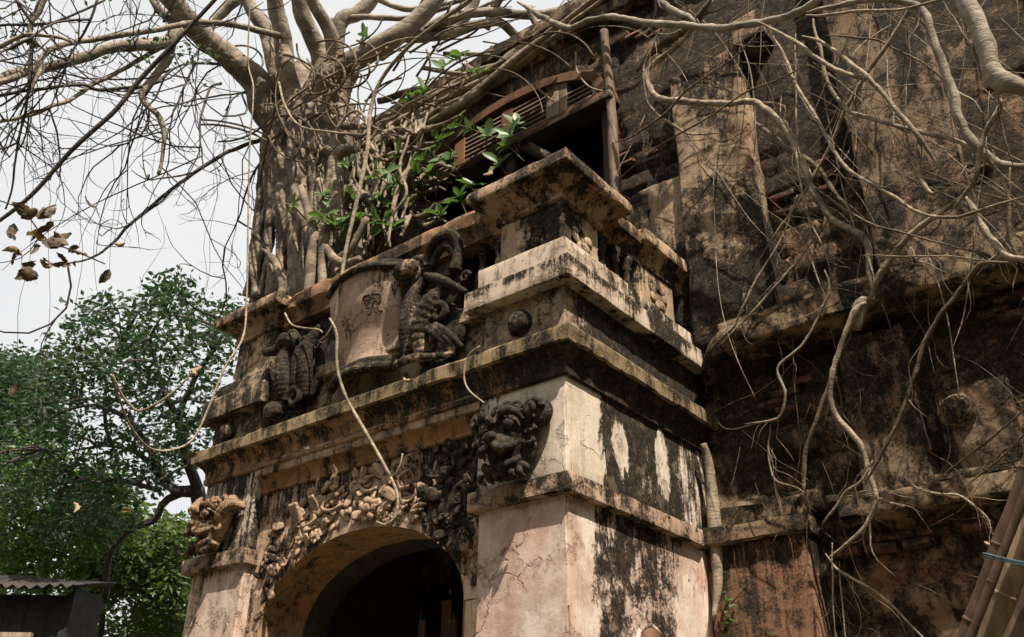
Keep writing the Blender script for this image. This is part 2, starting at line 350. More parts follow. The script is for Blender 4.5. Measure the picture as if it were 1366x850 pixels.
M['cartouche'] = plaster('cartouche_plaster', (.50, .42, .36), (.46, .32, .24), mold=.36, streak=.9, red=.2, moss=.2, brown=.35, grey=(.34, .26, .2), seed=15.,
                    zones=[((-1.56, -.1, 4.68), .17, .3), ((-2.0, -.05, 4.85), .35, -.12), ((-1.75, -.1, 4.42), .18, .2), ((-1.75, -.1, 5.34), .17, .16), ((-2.05, -.1, 5.36), .17, .14)])
M['wall'] = plaster('old_wall_render', zones=[((1.1, 1.9, 6.4), 1.3, .06), ((2.6, 1.9, 6.6), 1.2, .06), ((.8, 1.9, 8.4), 1.0, .08), ((-.3, 1.9, 7.6), .8, .07), ((.4, 1.9, 4.4), .4, .06)], c1=(.27, .205, .145), c2=(.17, .11, .072), ledges=[(4.62, .6), (9.0, .7)], mold=0.52, streak=.35, red=.5, moss=.5, bump=.03, brown=.8, grey=(.06, .05, .038), moldc=(.018, .016, .013), seed=16.)
M['pil_light'] = plaster('pale_pilaster_render', (.42, .34, .245), (.30, .22, .145), ledges=[(7.6, .8)], mold=0.5, streak=.5, red=.25, moss=.3, bump=.02, brown=.8, grey=(.12, .095, .068), seed=17.,
                    zones=[((.35, 1.72, 6.7), .7, -.14), ((.4, 1.75, 5.1), .8, .15), ((.4, 1.75, 7.6), .4, .12)])
M['pil_dark'] = plaster('dull_pilaster_render', (.27, .215, .155), (.19, .135, .09), mold=0.54, streak=.5, red=.35, moss=.3, bump=.02, brown=.8, grey=(.085, .068, .05), seed=18.)
M['ledge'] = plaster('mossy_ledge', (.27, .215, .15), (.18, .135, .09), mold=0.53, streak=.4, red=.3, moss=.9, bump=.02, brown=.8, grey=(.075, .062, .04), seed=19.)
M['redwall'] = plaster('reddish_render', (.26, .15, .10), (.20, .13, .085), ledges=[(3.19, .5)], mold=0.44, streak=.5, red=.6, moss=.3, bump=.015, brown=.7, grey=(.08, .055, .04), seed=20.)
M['boss'] = plaster('boss_plaster', (.42, .32, .22), (.34, .24, .16), mold=.36, streak=.3, moss=.2, brown=.6, grey=(.16, .12, .08), seed=21.)

def brickmat():
    n = NT('old_brick'); oi = n.t.nodes.new('ShaderNodeObjectInfo')
    col = n.mix(oi.outputs['Random'], (.12, .048, .03), (.21, .09, .055)); f = n.noise(24, 6, .7)
    col = n.mix(n.step(n.noise(7, 6, .7), .38, .56), col, (.05, .036, .027)); col = n.mix(n.math('MULTIPLY', n.step(f, .5, .7), .5), col, (.36, .24, .17))
    n.L(col, n.b.inputs['Base Color']); n.L(n.bump(f, .012), n.b.inputs['Normal']); return n.m
def woodmat(name, c1, c2, axis=(9, 9, .8), rough=.8, bump=.004, dark=.6):
    n = NT(name); g = n.noise(1.0, 7, .65, n.pos(tuple(a*4 for a in axis))); b = n.noise(3.5, 6, .6)
    col = n.mix(n.step(g, .35, .65), c1, c2); col = n.mix(n.math('MULTIPLY', n.step(b, .46, .62), dark), col, tuple(c*.22 for c in c1))
    n.L(col, n.b.inputs['Base Color']); n.L(n.bump(g, bump), n.b.inputs['Normal']); n.b.inputs['Roughness'].default_value = rough; return n.m
def barkmat(name, c1, c2, sc=1.0, moss=.3):
    n = NT(name); a = n.noise(6*sc, 7, .65); b = n.noise(30*sc, 5, .7); r = n.noise(1.0, 5, .6, n.pos((9*sc, 9*sc, 40*sc)))
    col = n.mix(n.step(a, .38, .62), c1, c2); col = n.mix(n.math('MULTIPLY', n.step(r, .5, .68), .5), col, tuple(c*.42 for c in c1))
    col = n.mix(n.math('MULTIPLY', n.step(n.noise(2.3, 6, .7), .5, .62), .75), col, tuple(c*.2 for c in c1))
    if moss: col = n.mix(n.math('MULTIPLY', n.step(n.noise(4, 6, .7, off=4), .52, .66), moss), col, (.07, .075, .03))
    n.L(col, n.b.inputs['Base Color']); n.L(n.bump(n.math('ADD', a, n.math('MULTIPLY', n.math('ADD', b, r), .5)), .02), n.b.inputs['Normal']); n.b.inputs['Roughness'].default_value = .75; return n.m
def leafmat(name, c1, c2, trans=.4, rough=.4):
    n = NT(name); oi = n.t.nodes.new('ShaderNodeObjectInfo'); f = n.noise(5, 3, .5)
    w = n.t.nodes.new('ShaderNodeTexWhiteNoise'); n.L(n.geo.outputs['Random Per Island'], w.inputs[1]) if False else None
    col = n.mix(n.math('ADD', n.math('MULTIPLY', n.geo.outputs['Random Per Island'], .7), n.math('MULTIPLY', n.step(f, .3, .7), .3)), c1, c2)
    n.L(col, n.b.inputs['Base Color']); n.b.inputs['Roughness'].default_value = rough; n.b.inputs['Specular IOR Level'].default_value = .5
    tr = n.t.nodes.new('ShaderNodeBsdfTranslucent'); n.L(n.mix(1., col, (1.0, 1.15, .5), 'MULTIPLY'), tr.inputs[0])
    mx = n.t.nodes.new('ShaderNodeMixShader'); mx.inputs[0].default_value = trans
    n.L(n.b.outputs[0], mx.inputs[1]); n.L(tr.outputs[0], mx.inputs[2]); n.L(mx.outputs[0], n.out.inputs[0]); return n.m
def flat(name, c, rough=.8, spec=.3):
    n = NT(name); f = n.noise(9, 5, .6); n.L(n.mix(n.step(f, .35, .65), c, tuple(x*.6 for x in c)), n.b.inputs['Base Color'])
    n.b.inputs['Roughness'].default_value = rough; n.b.inputs['Specular IOR Level'].default_value = spec; return n.m
M['brick'] = brickmat()
M['redwood'] = woodmat('red_brown_shutter_wood', (.15, .075, .042), (.21, .12, .07), (3, 3, .5))
M['slatwood'] = woodmat('faded_slat_wood', (.37, .29, .21), (.27, .20, .14), (.5, 6, 6), dark=.4)
M['greywood'] = woodmat('weathered_grey_wood', (.38, .31, .24), (.25, .17, .115), (6, 6, .5), dark=.5)
M['postwood'] = woodmat('post_wood', (.24, .175, .125), (.15, .10, .07), (6, 6, .5), dark=.55)
M['oldpole'] = woodmat('old_pole_wood', (.13, .08, .055), (.08, .05, .035), (6, 6, .5), dark=.5)
M['darkwood'] = woodmat('dark_old_wood', (.045, .032, .024), (.075, .052, .036), (4, 4, .5))
M['plank'] = woodmat('orange_plank_wood', (.32, .16, .07), (.24, .12, .06), (6, 6, .4), dark=.7)
M['bamboo'] = woodmat('dry_bamboo', (.40, .295, .175), (.22, .14, .08), (7, 7, .6), rough=.5, dark=.6)
M['root'] = barkmat('fig_root_bark', (.33, .26, .185), (.18, .135, .095), 1.0, .15)
M['bark'] = barkmat('fig_trunk_bark', (.30, .235, .17), (.125, .092, .066), .8, .25)
M['branch'] = barkmat('fig_branch_bark', (.34, .285, .22), (.19, .155, .12), .8, .35)
M['vine'] = barkmat('pale_vine_bark', (.43, .35, .255), (.24, .185, .13), 2.0, .1)
M['thinvine'] = barkmat('thin_vine_bark', (.21, .15, .10), (.13, .09, .06), 2.0, .0)
M['twig'] = barkmat('dark_twig_bark', (.060, .050, .045), (.10, .08, .065), 2.0, .0)
M['leaf'] = leafmat('fig_leaf', (.055, .11, .035), (.16, .24, .085), .35, .46)
M['leafdark'] = leafmat('small_dark_leaf', (.032, .062, .044), (.060, .100, .062), .4, .5)
M['leafbright'] = leafmat('bright_bush_leaf', (.07, .115, .04), (.15, .19, .075), .45, .5)
M['deadleaf'] = leafmat('dry_leaf', (.12, .078, .045), (.07, .048, .032), .10, .7)
M['dryyellow'] = leafmat('dry_yellow_leaf', (.40, .29, .16), (.26, .17, .09), .15, .7)
M['interior'] = flat('interior_shade_dark', (.05, .043, .036), .95)  # near-black: the shade of the passage and room put into the colour
# ------------------------------------------------------------------ ground
gx = np.linspace(-1, 1, 61); gx = np.sign(gx)*np.abs(gx)**2.6*400
X, Y = np.meshgrid(gx, gx, indexing='ij'); V = np.stack([X.ravel(), Y.ravel(), np.zeros(X.size)], 1); V[:, 2] = .05*fbm(V, .7, 3)-.05
ii = np.arange(61*61).reshape(61, 61)
ng = NT('ground_earth'); a = ng.noise(.8, 8, .6); ng.L(ng.mix(ng.step(a, .4, .6), (.10, .075, .05), (.055, .06, .03)), ng.b.inputs['Base Color']); ng.L(ng.bump(a, .05), ng.b.inputs['Normal'])
obj('ground', mesh_from('ground', V, np.stack([ii[:-1, :-1], ii[1:, :-1], ii[1:, 1:], ii[:-1, 1:]], -1).reshape(-1, 4), ng.m), kind='structure')

# ------------------------------------------------------------------ the gate
gate = thing('temple_gate', 'old plastered gateway with black mould, stacked cornice, carved arch and parapet', 'gateway')
YW = 1.9
for x0, x1, m in ((-.74, -.06, 'shaft'), (-3.84, -3.14, 'shaft_left')):
    block('pillar_shaft', (x0, x1, .06, 1.92, 0, 3.19), M[m], gate, res=.07, r=.012, amp=.006, chip=.012)
for x0, x1 in ((-.79, .0), (-3.93, -3.10)):
    block('capital_band', (x0, x1, .0, 1.80, 3.18, 3.30), M['band'], gate, res=.05, r=.008, amp=.004, chip=.02)
for x0, x1 in ((-.76, -.05), (-3.85, -3.15)):
    block('frieze_block', (x0, x1, .05, 1.9, 3.295, 3.98), M['frieze'], gate, res=.07, r=.012, amp=.005, chip=.012, seed=3)
# flat corner strip at the rear of the side face
block('corner_strip', (-.2, -.035, 1.66, 1.86, 0, 3.17), M['shaft'], gate, res=.07, r=.012)

# arch wall with an elliptical opening
AC, AA, AB, AS = -1.945, 1.03, .605, 2.68
def arch_z(x, a=AA, b=AB):
    t = (x-AC)/a; return 0.0 if abs(t) >= 1 else AS+b*math.sqrt(1-t*t)
th = np.linspace(math.pi, 0, 61); xs = np.concatenate([np.linspace(-3.2, AC-AA, 5)[:-1], [AC+AA*math.cos(t) for t in th], np.linspace(AC+AA, -.70, 5)[1:]])
V = []; Q = []; rows = 22
for side, y in ((0, .15), (1, .50)):
    base = len(V)
    for i, x in enumerate(xs):
        inside = abs(x-AC) <= AA+1e-6
        z0 = (AS+AB*math.sqrt(max(0, 1-((x-AC)/AA)**2))) if inside else AS
        for j in range(rows+1):
            t = j/rows; V.append((x, y, z0+(3.80-z0)*t))
    n = rows+1
    for i in range(len(xs)-1):
        for j in range(rows):
            q = [base+i*n+j, base+(i+1)*n+j, base+(i+1)*n+j+1, base+i*n+j+1]
            Q.append(q if side == 0 else q[::-1])
V = np.array(V); f = fbm(V, 5, 4, 40); V[:, 1] += np.where(V[:, 1] < .3, .009*f, 0)
obj('arch_wall', mesh_from('arch_wall', V, Q, M['archwall']), gate)
for x0, x1 in ((-3.2, AC-AA), (AC+AA, -.70)):
    block('arch_jamb', (x0, x1, .152, .498, 0, AS+.004), M['archwall'], gate, res=.08, r=.01, amp=.008)
# soffit of the arch
pts = [(AC-AA, 1.6)]+[(AC+AA*math.cos(t), AS+AB*math.sin(t)) for t in th]+[(AC+AA, 1.6)]
ys = np.linspace(.145, .56, 9); V = []
for y in ys:
    sh = .012 if y > .5 else 0
    for (x, z) in pts: V.append((x+(AC-x)*sh/1.0, y, z-.004))
V = np.array(V); V += .006*np.stack([fbm(V, 6, 3, k) for k in (1, 2, 3)], 1)*(V[:, 1:2] > .17)
m = len(pts); ii = np.arange(len(V)).reshape(len(ys), m)
obj('arch_reveal', mesh_from('arch_reveal', V, np.stack([ii[:-1, :-1], ii[:-1, 1:], ii[1:, 1:], ii[1:, :-1]], -1).reshape(-1, 4), M['reveal']), gate)
# ragged broken inner ring deeper in the passage
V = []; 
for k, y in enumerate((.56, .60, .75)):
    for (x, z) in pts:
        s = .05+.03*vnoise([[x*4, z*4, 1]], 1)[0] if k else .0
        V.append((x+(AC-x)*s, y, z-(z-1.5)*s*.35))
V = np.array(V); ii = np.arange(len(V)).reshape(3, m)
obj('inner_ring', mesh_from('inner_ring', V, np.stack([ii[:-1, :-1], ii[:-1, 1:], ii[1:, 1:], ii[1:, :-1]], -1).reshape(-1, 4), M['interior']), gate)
for x0, x1 in ((-3.16, -3.02), (-.88, -.73)): block('passage_shade_sheet', (x0, x1, .56, 3.4, 0, 3.97), M['interior'], gate, res=.3)  # added dark sheets over the passage walls; their near-black stands in for shade
block('passage_shade_sheet', (-3.2, -.7, 3.4, 3.5, 0, 3.97), M['interior'], gate, res=.3)
# ceiling and roof of the passage, floor of the balcony
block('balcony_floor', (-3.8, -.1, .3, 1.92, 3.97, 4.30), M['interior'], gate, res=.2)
# mouldings between the two frieze blocks
pth = [(-3.16, .15), (-.75, .15)]
V, Q = sweep(pth, [(0, 3.755), (.02, 3.757), (.028, 3.765), (.026, 3.782), (.03, 3.79), (.032, 3.80), (.05, 3.84), (.085, 3.872), (.09, 3.882), (.0, 3.884)], .05, amp=.004, chip=.008)
obj('ochre_moulding', mesh_from('ochre_moulding', V, Q, M['ochre'], True, 30), gate)
V, Q = sweep(pth, [(-.1, 3.875), (.105, 3.878), (.11, 3.885), (.11, 3.945), (.12, 3.95), (.13, 3.985), (-.1, 3.99)], .05, amp=.004, chip=.008)
obj('fascia_moulding', mesh_from('fascia_moulding', V, Q, M['fascia'], True, 30), gate)
ring = [(-3.90, 1.9), (-3.90, 0), (0, 0), (0, 1.93)]
V, Q = sweep(ring, [(-.3, 3.935), (-.035, 3.937), (-.024, 3.945), (-.022, 3.985), (-.03, 3.992), (-.028, 4.0), (-.026, 4.04), (-.008, 4.075), (.025, 4.105), (.04, 4.112), (.042, 4.125), (-.3, 4.13)], .05, amp=.004, chip=.012)
obj('cornice_moulding', mesh_from('cornice_moulding', V, Q, M['cornice'], True, 30), gate)
V, Q = sweep(ring, [(-.35, 4.118), (.06, 4.12), (.073, 4.128), (.076, 4.215), (.066, 4.232), (.0, 4.25), (-.35, 4.262)], .045, amp=.004, chip=.02, seed=5)
obj('cornice_lip', mesh_from('cornice_lip', V, Q, M['cornice_lip'], True, 30), gate)
# parapet

# plinth course
for b in ((-.72, -.03, .03, 1.84, 4.235, 4.60), (-3.87, -3.18, .03, 1.84, 4.235, 4.55), (-3.2, -.70, .13, .40, 4.235, 4.66)):
    block('plinth', b, M['base'], gate, res=.06, r=.015, amp=.008, chip=.03)
block('lower_slab', (-.83, .07, -.07, 1.82, 4.585, 4.745), M['slab'], gate, res=.05, r=.007, amp=.003, chip=.02, seed=2)
block('lower_slab', (-3.97, -3.08, -.07, 1.82, 4.50, 4.70), M['base'], gate, res=.05, r=.012, amp=.008, chip=.04, seed=4)
block('lower_slab', (-3.1, -.82, .06, .42, 4.60, 4.72), M['base'], gate, res=.06, r=.012, amp=.008, chip=.03, seed=6)
block('upper_slab', (-.765, .0, .0, .80, 4.742, 4.94), M['slab'], gate, res=.05, r=.007, amp=.003, chip=.012, seed=8)
block('upper_slab', (-.70, .0, 1.08, 1.84, 4.742, 4.915), M['slab'], gate, res=.05, r=.012, amp=.006, chip=.03, seed=9)
block('upper_slab', (-3.88, -3.14, -.0, .80, 4.698, 4.86), M['base'], gate, res=.05, r=.012, amp=.008, chip=.03, seed=10)
for b, nm in (((-.64, -.09, .09, .56, 4.935, 5.33), 'pedestal_dado'), ((-.60, -.09, 1.14, 1.66, 4.91, 5.33), 'pedestal_dado'), ((-3.81, -3.26, .09, .56, 4.855, 5.33), 'pedestal_dado')):
    block(nm, b, M['dado'], gate, res=.05, r=.014, amp=.007, chip=.03, seed=int(abs(b[0])*10))
# sunk panels with raised ornament on the dado
for (x, y, nx) in ((-.37, .085, 0), (-.085, .33, 1), (-.085, 1.40, 1), (-3.54, .085, 0)):
    mb = MB()
    for k in range(7):
        a = k/7*2*math.pi; rr = .085
        c = (x+rr*math.cos(a), y, 5.13+rr*math.sin(a)) if not nx else (x, y+rr*math.cos(a), 5.13+rr*math.sin(a))
        mb.add(*ellipsoid(c, (.05, .012, .05) if not nx else (.012, .05, .05), None, 9, 6, .3, k))
    obj('raised_ornament', mb.mesh('raised_ornament', M['dado']), gate)
# bead column on the outer corner
V, Q = lathe([(.012, 4.95), (.028, 4.97), (.02, 5.0), (.02, 5.1), (.03, 5.115), (.018, 5.13), (.03, 5.15), (.018, 5.165), (.03, 5.18), (.018, 5.2), (.028, 5.24), (.036, 5.27), (.024, 5.3), (.015, 5.32)], 10, (-.085, .085, 0), .004)
obj('corner_bead', mesh_from('corner_bead', V, Q, M['dado']), gate)
capprof = [(-.2, 5.318), (-.0, 5.32), (.03, 5.325), (.034, 5.35), (.02, 5.358), (.03, 5.38), (.06, 5.42), (.11, 5.455), (.135, 5.465), (.137, 5.475), (.165, 5.48), (.185, 5.485), (.19, 5.495), (.188, 5.56), (.18, 5.585), (.17, 5.60), (-.15, 5.65)]
def cap(x0, x1, y0, y1, s=1.0, dz=0, seed=0):
    V, Q = sweep([(x0, y1), (x0, y0), (x1, y0), (x1, y1)], [(o*s, z+dz) for o, z in capprof], .045, closed=True, amp=.007, chip=.03, seed=seed)
    obj('pedestal_cap', mesh_from('pedestal_cap', V, Q, M['cap'], True, 30), gate)
cap(-.64, -.09, .09, .56); cap(-3.81, -3.26, .09, .56, .9, -.02, 4); cap(-.62, -.09, 1.20, 1.82, .55, .0, 7)
railprof = [(-.12, 5.30), (.0, 5.302), (.03, 5.31), (.033, 5.335), (.02, 5.345), (.03, 5.38), (.06, 5.42), (.085, 5.44), (.095, 5.45), (.098, 5.54), (.085, 5.57), (.0, 5.60), (-.25, 5.62)]
V, Q = sweep([(-3.3, .15), (-.55, .15)], railprof, .05, amp=.012, chip=.04, seed=12)
obj('parapet_rail', mesh_from('parapet_rail', V, Q, M['cornice'], True, 30), gate)
V, Q = sweep([(-.13, .5), (-.13, 1.30)], [(o, z+.01) for o, z in railprof], .05, amp=.012, chip=.04, seed=13)
obj('parapet_rail', mesh_from('parapet_rail', V, Q, M['cornice'], True, 30), gate)
V, Q = sweep([(-3.78, 1.8), (-3.78, .5)], railprof, .05, amp=.012, chip=.04, seed=14)
obj('parapet_rail', mesh_from('parapet_rail', V, Q, M['cornice'], True, 30), gate)
# balusters
V, Q = lathe([(.055, 4.72), (.055, 4.77), (.03, 4.785), (.03, 4.80), (.05, 4.86), (.062, 4.93), (.055, 5.0), (.034, 5.08), (.026, 5.14), (.03, 5.20), (.045, 5.225), (.03, 5.24), (.05, 5.27), (.055, 5.32)], 12, (0, 0, 0), .004)
bal = mesh_from('baluster', V-np.array([0, 0, 4.72]), Q, M['dado'])
for x, y in ((-.90, .2), (-.74, .2), (-.15, .68), (-.15, .86), (-.15, 1.03), (-3.0, .22), (-3.14, .22)):
    obj('baluster', bal, gate, loc=(x, y, 4.72))
block('parapet_back', (-3.2, -1.12, .20, .36, 4.7, 5.33), M['blackcarv'], gate, res=.08, amp=.01)
# round bosses on the plinths
for (x, y, z, r) in ((-.39, .025, 4.40, .095), (-3.60, .0, 4.36, .08)):
    V, Q = ellipsoid((x, y, z), (r, r*.8, r), None, 22, 16, .16, 3); obj('round_boss', mesh_from('round_boss', V, Q, M['greycarv']), gate)
# small arched recess low on the side face
mb = MB(); c = (.92, 2.40); pts = [(c[0]+.17*math.cos(t), c[1]+.15*math.sin(t)) for t in np.linspace(math.pi, 0, 17)]
pts = [(c[0]-.17, 1.8)]+pts+[(c[0]+.17, 1.8)]
mb.add(*tube([(-.055, y, z) for y, z in pts], .02, 6, .04)); obj('recess_rim', mb.mesh('recess_rim', M['shaft']), gate)
V = [(-.052, y, z) for y, z in pts]+[(-.03, y+(c[0]-y)*.15, z-.02) for y, z in pts]; k = len(pts)
Q = [(i, i+1, k+i+1, k+i) for i in range(k-1)]+[tuple(range(k, 2*k))]
obj('recess_panel', mesh_from('recess_panel', V, Q, M['redwood']), gate)

# ---------------- carved vegetal relief over the arch
def leafshape(n=9, w=.5, curl=.5, thick=.16):
    mb = MB(); pts = [(0, 0, 0), (0, -.12, .35), (0, -.3, .7), (0, -.28*curl*2, 1.0), (0, -.05, 1.12)]
    C = catmull(pts, n); V = []
    for i, p in enumerate(C):
        t = i/(n-1); ww = w*math.sin(math.pi*min(1, .12+t*.88))**.7*.5+.02
        V += [(p[0]-ww, p[1]+.06, p[2]), (p[0]-ww*.5, p[1]-thick*.5, p[2]), (p[0], p[1]-thick*.15, p[2]), (p[0]+ww*.5, p[1]-thick*.5, p[2]), (p[0]+ww, p[1]+.06, p[2]), (p[0], p[1]+.1, p[2])]
    Q = []
    for i in range(n-1):
        for j in range(6): Q.append((i*6+j, i*6+(j+1) % 6, (i+1)*6+(j+1) % 6, (i+1)*6+j))
    return np.array(V), Q
V, Q = leafshape(); leafA = mesh_from('carved_leaf', V, Q, M['carving'])
V, Q = leafshape(w=.8, curl=.8, thick=.22); leafB = mesh_from('carved_leaf_broad', V, Q, M['carving'])
mb = MB(); mb.add(*ellipsoid((0, -.25, 0), (.3, .3, .3), None, 12, 8, .1))
for k in range(7):
    a = k/7*2*math.pi; mb.add(*ellipsoid((.5*math.cos(a), -.12, .5*math.sin(a)), (.26, .2, .26), None, 9, 6, .15, k))
rosette = mb.mesh('rosette', M['carving'])
mb = MB(); sp = [(t*.16*math.cos(t*2.6)+.05*math.cos(t*2.6), -.1-.06*(4-t), t*.16*math.sin(t*2.6)+.05*math.sin(t*2.6)) for t in np.linspace(0, 4.2, 26)]
mb.add(*tube(sp, [.09+.012*i/2 for i in range(26)], 7, .1)); scroll = mb.mesh('carved_scroll', M['carving'])
mb = MB(); mb.add(*ellipsoid((0, -.15, 0), (.38, .4, .62), None, 10, 8, .2, 2)); bud = mb.mesh('carved_bud', M['carving'])
kinds = [('carved_leaf', leafA), ('carved_leaf', leafB), ('rosette', rosette), ('carved_scroll', scroll), ('carved_bud', bud)]
rr = random.Random(5); placed = []
tries = 0
while len(placed) < 190 and tries < 6000:
    tries += 1
    x = rr.uniform(-3.0, -.82); t = (x-AC)/AA
    zlo = (AS+AB*math.sqrt(1-t*t)) if abs(t) < .97 else 2.72+rr.random()*.2
    zhi = 3.70 if x > -2.55 else 3.30+(x+3.0)*.85
    s = rr.uniform(.05, .10)
    z = rr.uniform(zlo+.05, zhi)
    if z-zlo < .05 or z > 3.71: continue
    if any((x-a)**2+(z-b)**2 < ((s+c)*.46)**2 for a, b, c in placed): continue
    placed.append((x, z, s))
    nm, me = rr.choices(kinds, (6, 5, 2, 1.4, 2))[0]
    big = 1.35 if nm.startswith('carved_leaf') else 1.0
    obj(nm, me, gate, loc=(x, .145-.01*rr.random(), z), rot=(rr.uniform(-.3, .3), rr.uniform(-3.1, 3.1), rr.uniform(-.4, .4)), scale=(s*big, s*big*.62, s*big))
# crossing stems that tie the carving together
mb = MB()
for k in range(7):
    x = rr.uniform(-2.7, -1.2); z = rr.uniform(3.33, 3.62); pts = []
    a = rr.uniform(0, 6.28)
    for j in range(6): pts.append((x, .13-.02*rr.random(), z)); x += .09*math.cos(a); z = min(3.70, max(3.31, z+.05*math.sin(a))); a += rr.uniform(.4, 1.2)*(1 if k % 2 else -1)
    V, Q = tube(pts, .014, 7, .03, 0, .25, k); obj('carved_stem', mesh_from('carved_stem', V, Q, M['carving']), gate)
# a bigger shell with a rosette at the keystone and a drooping bud at the right springing
for x, z, s, me, nm in ((-1.83, 3.40, .13, rosette, 'rosette'), (-.90, 3.02, .13, bud, 'carved_bud'), (-2.62, 3.42, .15, leafB, 'carved_leaf')):
    obj(nm, me, gate, loc=(x, .12, z), rot=(0, rr.uniform(-.3, .3), 0), scale=s)

# ---------------- lion masks on the frieze blocks
def mask(cx, mat, seed, s=1.0, mirror=1):
    mb = MB(); y0 = .04
    T = lambda dx, dy, dz: (cx+mirror*dx*s, y0-dy*s, 3.30+dz*s)
    def E(dx, dy, dz, r, a=.06): mb.add(*ellipsoid(T(dx, dy, dz), tuple(q*s for q in r), None, 16, 11, a, seed+int(abs(dx)*100)))
    def C(pts, r): mb.add(*tube([T(*p) for p in pts], [q*s for q in r] if hasattr(r, '__len__') else r*s, 8, .015, 0, .1))
    E(0, .05, .26, (.20, .10, .24)); E(0, .12, .30, (.13, .09, .14)); E(0, .10, .06, (.17, .10, .06)); E(0, .17, .20, (.10, .10, .065))   # skull, brow, jaw, snout
    E(0, .265, .225, (.05, .035, .035)); E(-.035, .285, .215, (.018, .012, .015)); E(.035, .285, .215, (.018, .012, .015))              # nose
    for sx in (-1, 1):
        E(sx*.085, .20, .315, (.038, .035, .04), 0)                                                                                       # eyeballs
        C([(sx*.02, .21, .33), (sx*.07, .235, .385), (sx*.13, .20, .385), (sx*.16, .15, .34)], [.02, .03, .028, .012])                       # brows
        C([(sx*.02, .26, .18), (sx*.07, .26, .145), (sx*.12, .21, .16), (sx*.15, .15, .21)], [.022, .028, .026, .016])                       # upper lip
        C([(sx*.02, .19, .045), (sx*.09, .19, .06), (sx*.14, .14, .11)], [.03, .028, .018])                                                  # lower lip
        C([(sx*.06, .235, .135), (sx*.065, .235, .085)], [.016, .005])                                                                        # fang
        E(sx*.22, .05, .40, (.09, .06, .10)); C([(sx*.22+.06*math.cos(t)*(1-.1*t), .11+.008*t, .41+.065*math.sin(t)*(1-.1*t)) for t in np.linspace(0, 7.5, 20)], .022)   # curled ear
    for k in range(11):                                  # spiral curls of the mane
        a = math.pi*(-.12+1.24*k/10); cx_, cz_ = .19*math.cos(a), .27+.20*math.sin(a)
        C([(cx_+.038*math.cos(t)*(1-.09*t), .10+.006*t, cz_+.038*math.sin(t)*(1-.09*t)) for t in np.linspace(0, 6.5, 14)], .017)
    for k in range(6):                                   # beard locks
        x = -.15+.06*k; C([(x, .16, .03), (x+.01, .18, -.0), (x+.02, .13, -.02)], [.022, .02, .01])
    o = obj('lion_mask', mb.mesh('lion_mask', mat), gate); remesh(o, .0075, disp=.008)
    c = T(-.085, .235, .315); mb = MB(); mb.add(*ellipsoid(c, (.014,)*3))
    for k in range(8):
        a = k/8*6.283; mb.add(*ellipsoid((c[0]+.028*math.cos(a), c[1]+.006, c[2]+.028*math.sin(a)), (.012, .010, .012), None, 8, 6))
    o2 = obj('eye_rosette', mb.mesh('eye_rosette', M['cap']), gate); remesh(o2, .005)
    return o
mask(-.42, M['blackcarv'], 3)
mk = mask(-3.56, M['maskbrown'], 9, .92, -1)
mb = MB()                                                # the left mask's upright ear and rolled horn
mb.add(*tube([(-3.70, -.02, 3.60), (-3.76, -.06, 3.72), (-3.74, -.04, 3.80)], [.09, .05, .012], 9, .03, 0, .2)); mb.add(*tube([(-3.44, -.02, 3.50), (-3.36, -.05, 3.62), (-3.26, -.02, 3.66), (-3.2, .02, 3.62)], [.07, .075, .05, .02], 9, .03, 0, .2))
o = obj('lion_ear', mb.mesh('lion_ear', M['maskbrown']), gate); remesh(o, .009, disp=.015)

# ---------------- cartouche with two characters
def cart(u, v):                                          # u -1..1 across, v 0..1 up: a scroll shield leaning forward
    x = AC-.03+.365*u*(1-.10*math.cos(v*math.pi)); z = 4.49+.76*v+.05*(1-u*u)
    y = .10-.10*(1-u*u)-.13*v**1.5+.02*math.sin(v*6)
    return np.array([x, y, z])
V = []; nu, nv = 28, 34
for k in (0, 1):
    for j in range(nv+1):
        for i in range(nu+1): p = cart(-1+2*i/nu, j/nv); p[1] += .09*k; V.append(p)
V = np.array(V); V[:, 1] += .006*fbm(V, 8, 3, 2); w = nu+1; o2 = w*(nv+1); Q = []
for j in range(nv):
    for i in range(nu):
        a = j*w+i; Q.append((a, a+1, a+w+1, a+w)); b = a+o2; Q.append((b, b+w, b+w+1, b+1))
for j in range(nv):
    a = j*w; Q.append((a, a+w, a+w+o2, a+o2)); a = j*w+nu; Q.append((a, a+o2, a+w+o2, a+w))
for i in range(nu): Q.append((i, i+o2, i+1+o2, i+1)); a = nv*w+i; Q.append((a, a+1, a+1+o2, a+o2))
ct = obj('cartouche', mesh_from('cartouche', V, Q, M['cartouche']), gate)
ink = plaster('old_character_relief', (.20, .13, .10), (.10, .075, .055), mold=.5, moss=0, brown=.3, seed=3.)
def strokes(parent, segs, u0, v0, s, r):
    mb = MB()
    for sg in segs:
        pts = [cart(u0+a*s*2.2, v0+b*s)+np.array([0, .002, 0]) for a, b in sg]; mb.add(*tube(pts, r, 6, .012, 0, .4))
    obj('character', mb.mesh('character', ink), parent)
CH1 = [[(-.5, .55), (-.5, .3), (-.05, .3)], [(-.5, .55), (-.05, .6), (-.05, .3)], [(-.5, .1), (.0, .15)], [(-.3, .12), (-.4, -.2), (-.05, -.2), (-.1, -.6), (-.35, -.6)], [(.2, .95), (.2, .55)],
       [(.05, .6), (.6, .6), (.62, .2), (.5, -.05)], [(.12, .5), (.1, 0), (0, -.3)], [(.3, .45), (.3, .15)], [(.2, .15), (.45, .2), (.4, -.1)], [(.25, -.1), (.2, -.45), (.3, -.6)], [(.4, -.1), (.5, -.5), (.7, -.45)]]
CH2 = [[(0, .7), (.1, .2), (-.1, -.3)], [(-.4, .3), (.4, .35)], [(-.3, -.1), (.35, 0)], [(-.2, -.3), (-.3, -.7)], [(.1, -.2), (.3, -.7)], [(-.4, .6), (-.2, .5)]]
